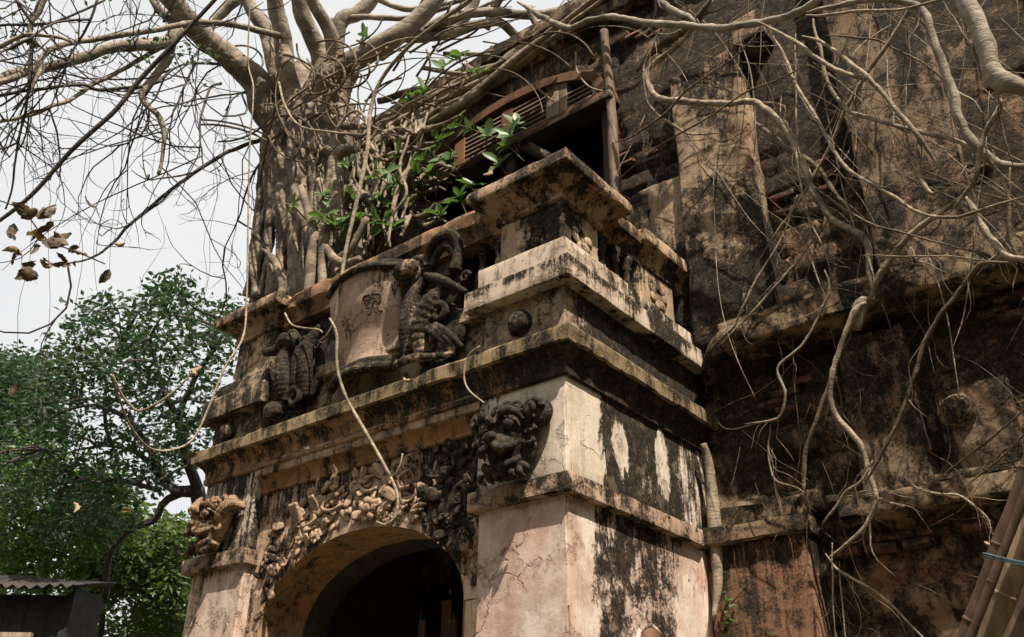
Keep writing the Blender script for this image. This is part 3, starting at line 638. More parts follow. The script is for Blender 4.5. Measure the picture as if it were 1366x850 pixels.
strokes(ct, CH1, .40, .62, .16, .0095); strokes(ct, CH2, -.42, .50, .16, .008)
# raised rim and rolled ends of the scroll
mb = MB()
top = [cart(u, 1.0)+np.array([0, -.015, .015]) for u in np.linspace(-1.02, 1.02, 12)]; mb.add(*tube(top, .03, 8, .03, 0, .15))
for dz in (.035, .06): mb.add(*tube([p+np.array([0, .03+dz*.3, dz]) for p in top], .024, 7, .03, 0, .15))
o = obj('scroll_rim', mb.mesh('scroll_rim', M['greycarv']), gate); remesh(o, .009, disp=.008); mb = MB()
bot = [cart(u, 0.0)+np.array([0, -.03, -.02+.04*u*u]) for u in np.linspace(-1.1, 1.1, 12)]; mb.add(*tube(bot, .045, 9, .03, 0, .2)); mb.add(*tube([p+np.array([0, -.03, -.06]) for p in bot], .04, 8, .03, 0, .2))
o = obj('scroll_rim', mb.mesh('scroll_rim', M['greycarv']), gate); remesh(o, .009, disp=.008)
# carved creatures and volutes on both sides of the shield
def ribbed(pts, rad, nrib, rr_=1.11):
    C = catmull(np.asarray(pts, float), 60); L = len(C); r = np.interp(np.linspace(0, 1, L), np.linspace(0, 1, len(rad)), rad)
    r = r*(1+(rr_-1)*np.abs(np.sin(np.linspace(0, nrib*math.pi, L)))); return tube(C, r, 10, .012)
def roll(c, R0, r, turns=1.3, seed=0, sgn=1, dy=.0):
    t = np.linspace(0, turns*6.283, 26); k = t/t[-1]
    return tube([(c[0]+sgn*R0*(1-.75*q)*math.cos(a), c[1]-dy*q, c[2]+R0*(1-.75*q)*math.sin(a)) for a, q in zip(t, k)], [r*(1-.45*q) for q in k], 8, .02, 0, .15, seed)
mbR = MB(); mbL = MB(); Y0 = .03
for a in ([[(-1.46, Y0, 4.45), (-1.44, Y0-.05, 4.7), (-1.42, Y0-.03, 4.95), (-1.32, Y0, 5.08)], [.045, .062, .058, .04], 20], [[(-1.30, Y0, 4.42), (-1.30, Y0-.04, 4.62), (-1.22, Y0-.04, 4.82), (-1.12, Y0, 4.92)], [.06, .075, .08, .05], 10]): mbR.add(*ribbed(*a))
mbR.add(*roll((-1.42, Y0-.02, 5.17), .13, .045, 1.4, 1)); mbR.add(*roll((-1.14, Y0-.02, 4.72), .09, .04, 1.3, 2, -1)); mbR.add(*roll((-1.0, Y0, 4.42), .08, .028, 1.2, 3))
mbR.add(*ellipsoid((-1.47, Y0-.08, 5.19), (.13, .07, .08), None, 14, 10, .15, 2))
for k in range(3):
    mbR.add(*tube([(-1.30+.05*k, Y0-.03, 5.10-.02*k), (-1.12+.05*k, Y0-.05, 4.98-.03*k), (-.97+.04*k, Y0-.01, 4.86-.02*k)], [.03, .032, .02], 7, .03, 0, .15, k))
    mbR.add(*tube([(-1.24+.045*k, Y0-.05, 4.62), (-1.10+.05*k, Y0-.06, 4.50), (-.98+.05*k, Y0-.03, 4.36)], [.024, .028, .02], 7, .03, 0, .15, k+5))
mbR.add(*tube([(-1.32, Y0, 5.12), (-1.25, Y0-.05, 5.30), (-1.12, Y0-.07, 5.36), (-1.02, Y0-.03, 5.34), (-1.0, Y0, 5.2), (-1.02, Y0, 5.05)], [.03, .036, .04, .045, .045, .05], 9, .02, 0, .12))
mbR.add(*tube([(-1.30, Y0+.03, 5.06), (-1.22, Y0-.02, 5.22), (-1.10, Y0-.04, 5.28), (-1.03, Y0-.0, 5.2)], [.03, .03, .035, .03], 9, .02, 0, .12))
mbR.add(*ellipsoid((-1.15, Y0+.04, 5.10), (.13, .04, .10), None, 14, 10, .2, 6))
for k in range(5): mbR.add(*roll((-1.36+.11*k, Y0-.0, 4.90+.06*math.sin(k*2.)), .05, .018, 1.3, k+20, -1 if k % 2 else 1)); mbL.add(*roll((-2.90+.10*k, Y0-.04, 5.06-.05*k), .045, .016, 1.3, k+30))
mbR.add(*tube([(-1.55, Y0-.03, 4.42), (-1.35, Y0-.06, 4.40), (-1.15, Y0-.05, 4.36), (-.95, Y0-.02, 4.34)], [.03, .035, .03, .02], 8, .02, 0, .2)); mbR.add(*ellipsoid((-1.2, Y0+.06, 4.6), (.28, .05, .25), None, 14, 10, .2, 8))
o = obj('carved_creature', mbR.mesh('carved_creature', M['greycarv']), gate); remesh(o, .0065, disp=.006)
for a in ([[(-2.86, Y0, 4.40), (-2.84, Y0-.08, 4.62), (-2.88, Y0-.07, 4.85), (-2.80, Y0-.02, 5.02)], [.06, .07, .07, .04], 18], [[(-2.62, Y0, 4.45), (-2.60, Y0-.05, 4.65), (-2.62, Y0-.04, 4.88), (-2.52, Y0, 5.06)], [.05, .06, .065, .04], 18], [[(-2.74, Y0, 4.42), (-2.71, Y0-.04, 4.65), (-2.74, Y0-.03, 4.86), (-2.66, Y0, 5.0)], [.05, .055, .055, .03], 17], [[(-2.98, Y0-.05, 4.95), (-2.86, Y0-.09, 5.0), (-2.76, Y0-.04, 4.96)], [.06, .07, .06], 5]): mbL.add(*ribbed(*a))
mbL.add(*tube([(-3.13, Y0-.10, 4.96), (-3.02, Y0-.10, 4.94), (-2.92, Y0-.07, 4.95)], [.035, .045, .06], 8, .03)); mbL.add(*roll((-2.86, Y0-.06, 5.02), .08, .03, 1.3, 4)); mbL.add(*roll((-2.70, Y0-.05, 4.44), .10, .035, 1.3, 5, -1))
mbL.add(*ellipsoid((-2.75, Y0+.06, 4.7), (.25, .05, .32), None, 14, 10, .2, 9)); mbL.add(*ellipsoid((-2.92, Y0-.07, 4.36), (.10, .08, .10), None, 12, 8, .2, 9))
o = obj('carved_creature', mbL.mesh('carved_creature', M['greycarv']), gate); remesh(o, .0065, disp=.006)

# ------------------------------------------------------------------ the big wall behind
wall = thing('ruined_wall', 'huge dark crumbling rendered wall with pilasters, ledges and arched window behind the gateway', 'wall')
def holes(x, z):
    if -2.98 < x < -.92 and z < 3.3: return True
    if -3.22 < x < -.74:
        t = (x+2.0)/1.30
        if 4.6 < z < (7.95+.62*math.sqrt(max(0, 1-t*t))): return True
    return False
gx = np.arange(-4.7, 9.01, .045); gz = np.arange(0, 9.31, .045); X, Z = np.meshgrid(gx, gz, indexing='ij')
P = np.stack([X.ravel(), np.full(X.size, YW), Z.ravel()], 1)
base = .05*fbm(P, .9, 4, 3)+.03*fbm(P, 3.5, 4, 8)
# rubble: irregular stones where the render has gone
cell = np.floor(np.stack([P[:, 0]*2.4+.35*fbm(P, 1.5, 2, 1)+.5*(np.floor(P[:, 2]*4.2+.3*fbm(P, 1.2, 2, 2)) % 2), P[:, 2]*4.2+.3*fbm(P, 1.2, 2, 2)], 1))
hsh = np.modf(np.sin(cell[:, 0]*12.9898+cell[:, 1]*78.233)*43758.5453)[0]
fx = np.modf(P[:, 0]*2.4+.35*fbm(P, 1.5, 2, 1)+.5*(cell[:, 1] % 2)+50)[0]; fz = np.modf(P[:, 2]*4.2+.3*fbm(P, 1.2, 2, 2)+50)[0]
joint = np.minimum(np.minimum(fx, 1-fx)*1.6, np.minimum(fz, 1-fz)); bare = np.clip((fbm(P, .8, 3, 21)+.05)*4, 0, 1)
h = base+bare*(.045*hsh-.05*(joint < .10))
P[:, 1] += .02-h-.02
a, b = X.shape; ii = np.arange(a*b).reshape(a, b)
Q = np.stack([ii[:-1, :-1], ii[1:, :-1], ii[1:, 1:], ii[:-1, 1:]], -1).reshape(-1, 4)
cx = gx[:-1]+.022; cz = gz[:-1]+.022; keep = np.array([not holes(x, z) for x in cx for z in cz]); Q = Q[keep]
obj('render_face', mesh_from('render_face', P, Q, M['wall']), wall)
block('wall_end', (-4.75, -4.2, 1.95, 4.0, 0, 9.3), M['wall'], wall, res=.2, amp=.03); block('wall_top', (-4.75, 9.0, 1.70, 2.6, 9.18, 9.40), M['ledge'], wall, res=.12, r=.03, amp=.03, chip=.08)
block('wall_top', (-4.72, 9.0, 1.78, 2.4, 8.98, 9.17), M['pil_dark'], wall, res=.12, r=.03, amp=.02, chip=.08)
# dark room behind the openings
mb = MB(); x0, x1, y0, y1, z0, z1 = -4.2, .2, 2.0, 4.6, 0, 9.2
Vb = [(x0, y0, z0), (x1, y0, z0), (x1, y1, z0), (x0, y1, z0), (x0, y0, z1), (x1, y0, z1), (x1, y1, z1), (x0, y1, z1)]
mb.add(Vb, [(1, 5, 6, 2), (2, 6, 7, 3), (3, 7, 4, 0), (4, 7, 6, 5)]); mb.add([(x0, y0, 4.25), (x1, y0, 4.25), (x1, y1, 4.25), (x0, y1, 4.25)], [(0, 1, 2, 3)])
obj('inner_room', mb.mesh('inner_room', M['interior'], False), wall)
# pilasters
for b, m, sd_ in (((.02, .72, 1.72, 2.0, 4.75, 7.62), 'pil_light', 1), ((1.50, 2.20, 1.72, 2.0, 4.75, 9.0), 'pil_dark', 2), ((-.52, .06, 1.80, 2.0, 4.9, 6.55), 'pil_light', 3), ((3.1, 3.9, 1.72, 2.0, 4.75, 9.0), 'pil_dark', 4),
                  ((1.10, 1.56, 1.76, 2.0, 3.32, 4.52), 'pil_dark', 5), ((1.66, 2.1, 1.80, 2.0, 3.32, 4.0), 'pil_dark', 6), ((-.56, -.33, 1.76, 2.0, 5.9, 6.48), 'pil_dark', 12)):
    block('pilaster', b, M[m], wall, res=.05, r=.02, amp=.022, chip=.09, seed=sd_)
block('pilaster_head', (.70, 1.0, 1.66, 2.0, 7.55, 7.85), M['pil_light'], wall, res=.05, r=.03, amp=.02, chip=.1, seed=3)
# ledges
for b, sd_ in (((.30, 9.0, 1.58, 2.0, 4.62, 4.83), 1), ((.1, 9.0, 1.70, 2.0, 4.83, 4.92), 2), ((.95, 9.0, 1.68, 2.0, 3.22, 3.36), 3), ((.85, 9., 1.76, 2., 3.36, 3.43), 5)):
    block('ledge', b, M['ledge'], wall, res=.06, r=.02, amp=.025, chip=.09, seed=sd_)
# lower left projecting pier with its cap
block('pier', (-.02, .72, 1.70, 2.0, 0, 3.19), M['redwall'], wall, res=.06, r=.015, amp=.010, chip=.04, seed=4)
block('pier_cap', (-.04, .75, 1.64, 2.0, 3.185, 3.31), M['ledge'], wall, res=.05, r=.012, amp=.012, chip=.06, seed=5)
block('pier_cap', (-.04, .70, 1.74, 2.0, 3.31, 3.46), M['pil_dark'], wall, res=.05, r=.02, amp=.015, chip=.08, seed=6)
V, Q = ellipsoid(tuple(atY(1278, 548, 1.80)), (.112, .10, .105), None, 26, 18, .12, 3); obj('stone_boss', mesh_from('stone_boss', V, Q, M['pil_light']), wall)
# broken bracket where the ledge meets the gate
V, Q = tube([(.06, 1.85, 4.52), (.14, 1.72, 4.56), (.3, 1.62, 4.70), (.5, 1.6, 4.73)], [.05, .06, .07, .08], 9, .03, .01, .3); obj('broken_bracket', mesh_from('broken_bracket', V, Q, M['ledge']), wall)
# bare bricks: patches of courses, each brick a part
mb = MB(); V, Q = rough_box(-.105, .105, -.05, .05, -.026, .026, res=.06, r=.007, amp=.006, chip=.03); brick = [mesh_from('brick', V, Q, M['brick'])]
V, Q = rough_box(-.095, .10, -.05, .05, -.026, .024, res=.05, r=.008, amp=.012, chip=.06, seed=4); brick.append(mesh_from('brick', V, Q, M['brick']))
rb = random.Random(9)
def bricks(px, py, w, h, Y=1.80, keep=.75, dz=0):
    c = atY(px, py, Y)
    for j in range(int(h/.064)):
        z = c[2]-h/2+.035+j*.064
        for i in range(int(w/.24)+1):
            x = c[0]-w/2+i*.24+(.12 if j % 2 else 0)
            e = ((x-c[0])/(w/2+.01))**2+((z-c[2])/(h/2+.01))**2
            if rb.random() > keep*(1.5-e*.8): continue
            obj('brick', rb.choice(brick), wall, loc=(x, Y+.02+rb.uniform(-.01, .03), z), rot=(rb.uniform(-.05, .05), rb.uniform(-.05, .05), rb.uniform(-.05, .05)))
bricks(1335, 412, .34, .2, 1.88, .8); bricks(1268, 485, .30, .26, 1.91, .8); bricks(1195, 718, .7, .16, 1.88, .7); bricks(1040, 520, .4, .4, 1.91, .35)
bricks(850, 200, .25, .3, 1.90, .5); bricks(1265, 232, .35, .3, 1.88, .5); bricks(1075, 250, .4, .6, 1.91, .3); bricks(868, 40, .4, .22, 1.88, .6); bricks(1300, 715, .4, .2, 1.87, .6)

# ------------------------------------------------------------------ arched window (fanlight) with louvres
win = thing('arched_window', 'wide arched wooden window with dark louvres and peeling mullions above the gateway', 'window')
WC, WA, WB, WS, WY = -2.0, 1.32, .64, 7.95, 1.86
def wz(x, d=0): t = (x-WC)/(WA-d); return WS+(WB-d)*math.sqrt(max(0, 1-t*t))
V, Q = [], []
arc = [(WC+WA*math.cos(t), WS+WB*math.sin(t)) for t in np.linspace(math.pi, 0, 40)]
mb = MB()
for (dr, y0, y1) in ((0, WY-.06, WY+.06), (.05, WY-.10, WY-.04)):
    k0 = len(arc); Vv = []
    for r_, y in ((-.02+dr*.0, y0), (.09, y0), (.09, y1), (-.02, y1)):
        for t in np.linspace(math.pi, 0, 40): Vv.append((WC+(WA-r_-dr*.8)*math.cos(t), y, WS+(WB-r_-dr*.8)*math.sin(t)))
    Qv = [(a_*40+i, a_*40+i+1, ((a_+1) % 4)*40+i+1, ((a_+1) % 4)*40+i) for a_ in range(4) for i in range(39)]; mb.add(Vv, Qv)
obj('arch_frame', mb.mesh('arch_frame', M['redwood'], False), win)
# render band above the arch
V, Q = sweep([(-3.42, 1.80), (-3.41, 1.80)], [(0, 8), (0, 8.1)], .5) if False else (None, None)
def wpart(name, b, m, **k): return block(name, b, M[m], win, res=.09, r=.006, amp=.003, chip=.01, **k)
wpart('sill_beam', (-3.34, -.64, WY-.10, WY+.08, 7.82, 7.93), 'redwood'); wpart('sill_board', (-3.36, -.62, WY-.16, WY+.08, 7.76, 7.815), 'darkwood')
for x, w_, m in ((-3.24, .05, 'greywood'), (-2.72, .08, 'plank'), (-2.02, .08, 'redwood'), (-1.39, .085, 'greywood'), (-1.25, .05, 'greywood'), (-.82, .06, 'greywood')):
    wpart('mullion', (x-w_, x+w_, WY-.075, WY+.03, 7.92, wz(max(-3.2, min(-.8, x)))-.02), m)
for x0, x1 in ((-3.19, -2.80), (-2.64, -2.10), (-1.94, -1.48), (-1.20, -.88)):
    zt = wz((x0+x1)/2, .1)-.03; n = int((zt-7.97)/.062)
    wpart('louvre_rail', (x0, x1, WY-.05, WY+.02, 7.93, 7.975), 'redwood')
    for i in range(n):
        z = 8.0+i*.062; a0, a1 = x0, x1
        while a0 < x1-.05 and wz(a0, .1) < z+.03: a0 += .02
        while a1 > a0+.05 and wz(a1, .1) < z+.03: a1 -= .02
        if a1-a0 < .08: continue
        hw = (a1-a0)/2; Vs = [(-hw, -.04, -.030), (hw, -.04, -.030), (hw, -.038, -.016), (-hw, -.038, -.016), (-hw, .03, .004), (hw, .03, .004), (hw, .036, .016), (-hw, .036, .016)]
        obj('louvre_slat', mesh_from('louvre_slat', Vs, [(0, 1, 2, 3), (3, 2, 6, 7), (7, 6, 5, 4), (4, 5, 1, 0), (0, 3, 7, 4), (1, 5, 6, 2)], M['slatwood'], False), win, loc=((a0+a1)/2, WY-.03, z))
# door frame, half open shutters and braces under the window
door = thing('balcony_door', 'dark wooden door frame with an open slanting leaf under the arched window', 'door')
for x0, x1 in ((-3.24, -3.12), (-2.06, -1.95), (-.82, -.72)): block('door_post', (x0, x1, 1.84, 1.96, 4.6, 7.76), M['darkwood'], door, res=.15, r=.01)
for k in range(7):
    x = -1.9+k*.155; block('door_board', (x, x+.15, 2.3+k*.02, 2.34+k*.02, 4.6, 7.6), M['darkwood'], door, res=.3, r=.008)
V, Q = rough_box(-.06, .06, -.04, .04, -1.1, 1.1, res=.15, r=.01); obj('brace', mesh_from('brace', V, Q, M['darkwood']), door, loc=(-1.1, 1.8, 7.05), rot=(0, -.75, 0))
V, Q = rough_box(-.05, .05, -.04, .04, -.9, .9, res=.15, r=.01); obj('brace', mesh_from('brace', V, Q, M['darkwood']), door, loc=(-1.45, 1.95, 7.2), rot=(0, -.95, 0))
# wooden post to the right of the window
V, Q = tube([(-.62, 1.78, 6.1), (-.65, 1.77, 6.9), (-.66, 1.78, 7.7), (-.70, 1.78, 8.75)], [.055, .055, .05, .045], 10, .05, .004, .15)
obj('wooden_post', mesh_from('wooden_post', V, Q, M['postwood']), None, 'upright weathered grey post right of the arched window', 'post')
# things inside the passage
for x, y, r_, m in ((-1.28, 1.2, .05, 'darkwood'), (-1.05, 1.35, .05, 'darkwood'), (-1.75, 1.7, .04, 'darkwood')):
    pass
ps = thing('passage_poles', 'rough poles and boards leaning inside the dark archway at its right side', 'poles')
for (x, y, lean, r_, m) in ((-1.55, 1.5, .05, .035, 'darkwood'), (-1.32, 1.35, .02, .05, 'darkwood'), (-1.15, 1.2, -.02, .04, 'greywood'), (-1.9, 1.8, .03, .05, 'darkwood'), (-.98, 1.05, .03, .03, 'darkwood')):
    V, Q = tube([(x, y, 0), (x+lean, y, 1.7), (x+lean*2, y+.03, 3.6)], r_, 8, .1, .01, .2); obj('pole', mesh_from('pole', V, Q, M[m]), ps)
for (px_, py_, w_) in ((598, 812, .05), (606, 838, .045), (566, 838, .03)):
    p = atY(px_, py_, 1.0); block('board', (p[0]-w_, p[0]+w_, .98, 1.0, .3, p[2]+.06), M['oldpole'], ps, res=.2, r=.004, seed=px_)
# ------------------------------------------------------------------ the strangler fig on top of the gateway
def tY(pts, Y, rpx, jit=0.0, seed=0):
    """points on upright planes parallel to the wall; Y one value or (first, last)"""
    n = len(pts); Ys = np.full(n, Y) if np.isscalar(Y) else (np.interp(np.linspace(0, 1, n), np.linspace(0, 1, len(Y)), Y))
    P = np.array([atY(x, y, q) for (x, y), q in zip(pts, Ys)])
    r = np.full(n, rpx) if np.isscalar(rpx) else np.interp(np.linspace(0, 1, n), np.linspace(0, 1, len(rpx)), rpx)
    return P, np.array([a*depth(p)/F for a, p in zip(r, P)])
def tD(pts, D, rpx):
    n = len(pts); Ds = np.full(n, D) if np.isscalar(D) else (np.interp(np.linspace(0, 1, n), np.linspace(0, 1, len(D)), D))
    P = np.array([atD(x, y, q) for (x, y), q in zip(pts, Ds)])
    r = np.full(n, rpx) if np.isscalar(rpx) else np.interp(np.linspace(0, 1, n), np.linspace(0, 1, len(rpx)), rpx)
    return P, np.array([a*depth(p)/F for a, p in zip(r, P)])
fig = thing('strangler_fig', 'huge strangler fig with pale tangled roots growing over the gateway and wall top', 'tree')
rf = random.Random(21)
mb = MB()
P, r = tY([(412, 440), (412, 330), (408, 240), (408, 175), (404, 120), (402, 90)], .98, [40, 38, 33, 36, 28, 10]); mb.add(*tube(P, r, 16, .08, .03, .25, 1))
fused = [([(345, 410), (350, 340), (362, 260), (368, 190), (376, 140)], .8, 13), ([(372, 410), (378, 330), (373, 260), (382, 200), (388, 150)], .6, 10), ([(395, 400), (392, 330), (398, 260), (392, 200), (400, 140)], .5, 9),
         ([(449, 352), (451, 289), (451, 241), (448, 200), (440, 150)], .55, 12), ([(426, 193), (445, 203), (476, 198)], .5, 8), ([(397, 171), (400, 203), (413, 235), (416, 270), (425, 310)], .5, 5.5), ([(407, 165), (412, 210), (424, 240), (430, 280)], .5, 5.5),
         ([(381, 174), (400, 162), (420, 156), (445, 165), (489, 171)], .5, [9, 10, 10, 8, 3]), ([(480, 150), (470, 190), (476, 230), (500, 250)], .8, [3, 7, 8, 4]), ([(360, 300), (372, 280), (384, 250), (380, 200)], .55, 8), ([(430, 240), (440, 260), (470, 255), (500, 270)], .6, 7),
         ([(350, 330), (365, 350), (378, 380), (372, 415)], .45, [1, 6, 7, 7]), ([(375, 120), (400, 150), (425, 145), (455, 118)], .55, [5, 13, 12, 4]), ([(365, 110), (372, 150), (385, 190), (378, 240)], .7, 11), ([(480, 85), (455, 140), (440, 180), (425, 215)], .7, [4, 10, 12, 9])]
for pts, Y, q in fused:
    P, r = tY(pts, Y, q); mb.add(*tube(P, r, 10, .06, .02, .25, int(pts[0][0])))
for k in range(58):                                      # flutes and thin roots pressed against the trunk
    x0 = rf.uniform(358, 462); x1 = x0+rf.uniform(-40, 40); Y = .40+.0030*abs(410-(x0+x1)/2)+rf.uniform(0, .12); n = 5
    pts = [(x0+(x1-x0)*t+rf.uniform(-12, 12), 140+(395-140)*t) for t in np.linspace(0, 1, n)]
    P, r = tY(pts, Y, [rf.uniform(2.6, 7), rf.uniform(2.6, 6)]); mb.add(*tube(P, r, 8, .06, .03, .2, k))
TD0 = depth(atY(408, 130, .8))
for pts, D, q in [([(400, 230), (385, 180), (356, 148), (343, 111), (311, 82), (290, 65)], (TD0-.35, TD0-.1, TD0-.3), [18, 24, 24, 21, 18, 14]), ([(405, 230), (398, 160), (385, 110), (378, 62), (374, 40)], (TD0-.5, TD0-.1), [10, 17, 14, 10, 7]),
                  ([(385, 200), (374, 135), (366, 90), (354, 50)], (TD0-.2, TD0+.3), [12, 15, 12, 8]), ([(415, 220), (420, 150), (430, 85), (420, 50)], (TD0-.5, TD0-.3), [14, 20, 14, 9]), ([(425, 220), (440, 140), (450, 90), (448, 60)], (TD0-.5, TD0-.5), [12, 18, 14, 9]),
                  ([(430, 170), (440, 110), (452, 45)], (TD0, TD0+.4), [14, 13, 8]), ([(410, 220), (408, 160), (428, 112), (479, 76), (520, 55)], (TD0-.6, TD0-.6, TD0-.7), [14, 19, 18, 15, 9])]:
    P, r = tD(pts, D, [a*.9 for a in q]); mb.add(*tube(P, r, 14, .07, .03, .25, 5))
trunk = obj('trunk', mb.mesh('trunk', M['bark']), fig); remesh(trunk, .017, disp=.03)
def root(pts, Y, q, m='root', name='root', sides=8, wob=.01, **k):
    P, r = tY(pts, Y, q); V, Q = tube(P, r, sides, .05, wob, .18, int(pts[0][0]*7+pts[0][1])); return obj(name, mesh_from(name, V, Q, M[m]), fig)
root([(411, 404), (415, 350), (419, 317), (412, 285), (402, 250)], .25, [8, 7.5, 7, 6, 5]); root([(429, 398), (432, 320), (436, 300), (428, 270), (426, 240)], .28, [6, 7, 6, 5, 5])
root([(432, 325), (445, 345), (462, 352), (480, 345)], .3, [6, 6.5, 6, 5]); root([(452, 345), (470, 330), (480, 310), (490, 290)], .35, [6, 5, 5, 4])
# one fused lattice of roots between trunk and window
mb = MB(); trim = lambda x: 262-(x-560)*.62                 # keeps the fanlight clear
for k in range(120):
    x0 = rf.uniform(440, 566); x1 = x0-rf.uniform(-20, 80); y0 = 225-(x0-455)*.55+rf.uniform(-30, 30); y1 = 392-(x1-385)*.50-rf.uniform(-6, 26)
    if y1-y0 < 25: continue
    Y = (rf.uniform(.9, 1.6), rf.uniform(.45, 1.3)); n = 6
    pts = [(x0+(x1-x0)*t+rf.uniform(-11, 11), y0+(y1-y0)*t) for t in np.linspace(0, 1, n)]
    if any(x > 568 and y > trim(x)-70 and y < trim(x)+25 for x, y in pts): continue
    P, r = tY(pts, Y, [rf.uniform(1.5, 4.6), rf.uniform(1.5, 4.6), rf.uniform(1.2, 3)]); mb.add(*tube(P, r, 8, .05, .02, .25, k))
for k in range(70):
    x0 = rf.uniform(425, 555); y0 = 398-(x0-360)*.5-rf.uniform(15, 175); a = rf.uniform(-.9, .5); L = rf.uniform(30, 80)
    pts = [(x0+L*t*math.cos(a)+rf.uniform(-6, 6), y0+L*t*math.sin(a)+rf.uniform(-8, 8)+10*math.sin(t*3)) for t in np.linspace(0, 1, 5)]
    P, r = tY(pts, (rf.uniform(.5, 1.3), rf.uniform(.6, 1.5)), [rf.uniform(1.5, 3), rf.uniform(2.5, 5), rf.uniform(1.5, 3)]); mb.add(*tube(P, r, 8, .05, .02, .25, k))
lat = obj('root_lattice', mb.mesh('root_lattice', M['bark']), fig); remesh(lat, .013, disp=.015)
for k in range(16):
    x0 = rf.uniform(450, 575); x1 = x0-rf.uniform(-20, 60); y0 = 200-(x0-455)*.45; y1 = 396-(x1-385)*.50; Y = (rf.uniform(.7, 1.1), rf.uniform(.4, .7))
    pts = [(x0+(x1-x0)*t+rf.uniform(-13, 13), y0+(y1-y0)*t) for t in np.linspace(0, 1, 6)]; root(pts, Y, [rf.uniform(1.2, 3), rf.uniform(2, 4.5), 1.5])
line = lambda x: 205-(x-440)*.485
for k in range(30):                                      # roots running along the slope of the wall top
    o = rf.uniform(-14, 62); x0 = rf.uniform(415, 500); x1 = rf.uniform(640, 900); n = 8; pts = []
    for t in np.linspace(0, 1, n):
        x = x0+(x1-x0)*t; oo = min(o, 62-max(0, x-500)*.34, 20 if x > 690 else 99); pts.append((x, line(x)+oo*(1-.2*t)+rf.uniform(-7, 7)))
    root(pts, (rf.uniform(1.0, 1.4), rf.uniform(1.42, 1.6)), [rf.uniform(4, 8), rf.uniform(3, 7), rf.uniform(1, 4)])
# limbs
def limb(pts, D, q, name='branch', m='branch', sides=12, wob=.03, lump=.2):
    P, r = tD(pts, D, q); r = r*(.84 if name == 'limb' else .95); V, Q = tube(P, r, sides, .06, wob, lump, int(pts[0][0]+pts[0][1]*3)); return obj(name, mesh_from(name, V, Q, M[m]), fig)
T0 = depth(atY(408, 130, .8))
limb([(380, 190), (356, 148), (343, 111), (311, 82), (279, 55), (250, 29), (225, -5), (210, -40)], (T0, T0-.2, T0-.8), [24, 23, 20, 17, 14], 'limb')
limb([(400, 150), (385, 110), (378, 60), (368, 0), (362, -40)], (T0, T0-.3), [20, 14, 11], 'limb'); limb([(372, 130), (366, 90), (352, 40), (330, 0), (310, -40)], (T0+.2, T0+.5), [15, 12, 9], 'limb')
limb([(420, 150), (430, 80), (416, 47), (402, 16), (390, -30)], (T0-.2, T0-.5), [20, 14, 12], 'limb'); limb([(440, 140), (450, 87), (447, 66), (434, 32), (416, 0), (405, -30)], (T0-.3, T0-.8), [18, 13, 11, 10], 'limb')
limb([(440, 110), (453, 34), (476, 16), (497, -3), (520, -35)], (T0+.2, T0+.6), [14, 12, 10], 'limb'); limb([(405, 160), (426, 110), (479, 76), (526, 50), (558, 24), (584, -5), (600, -40)], (T0-.4, T0-.8, T0-.6), [20, 18, 16, 13, 11], 'limb')
for pts, D, q in [([(526, 50), (563, 52), (600, 45), (637, 32), (663, 29), (682, 40), (698, 58)], (T0-.7, T0-.1), [8, 6, 6]), ([(545, 45), (571, 40), (611, 21), (650, 16), (708, 21), (760, 10)], (T0-.6, T0-.2), [8, 7, 6]),
                  ([(690, 60), (727, 50), (760, 40), (825, 22), (880, 12)], (T0-.6, T0-1.2), [6, 6, 5]), ([(705, 10), (711, 26), (722, 53)], (T0-.5, T0-.6), 5), ([(616, 92), (650, 103), (690, 72), (727, 58), (760, 44), (850, 15), (900, -10)], (T0-.6, T0-1.1), [9, 11, 9]),
                  ([(600, 45), (622, 20), (634, 0), (645, -30)], (T0, T0+.2), [8, 7]), ([(505, 134), (558, 121), (637, 119), (698, 84), (760, 60)], (T0-.4, T0-.9), [5, 5, 4]),
                  ([(500, 0), (540, 12), (590, 8), (640, -10)], (T0+.4, T0+.2), [4, 4, 3]), ([(440, 30), (480, 22), (540, 25), (600, 10)], (T0+.4, T0), [5, 4, 3])]:
    limb(pts, D, q)
for k in range(26):                                      # crossing boughs over the wall top
    x = rf.uniform(450, 700); y = 150-(x-440)*.42+rf.uniform(-60, 10); a = rf.uniform(-1.3, .3); pts = []; c = rf.uniform(-.25, .25)
    for j in range(6): pts.append((x, y)); x += 34*math.cos(a); y += 30*math.sin(a); a += c
    q = rf.choice((1.2, 1.8, 2.5, 3.5, 5)); limb(pts, (T0-.5+rf.uniform(-.3, .5), T0-.6+rf.uniform(-.4, .5)), [q, q*.9, q*.6, q*.25], m='branch' if q > 2 else 'thinvine')
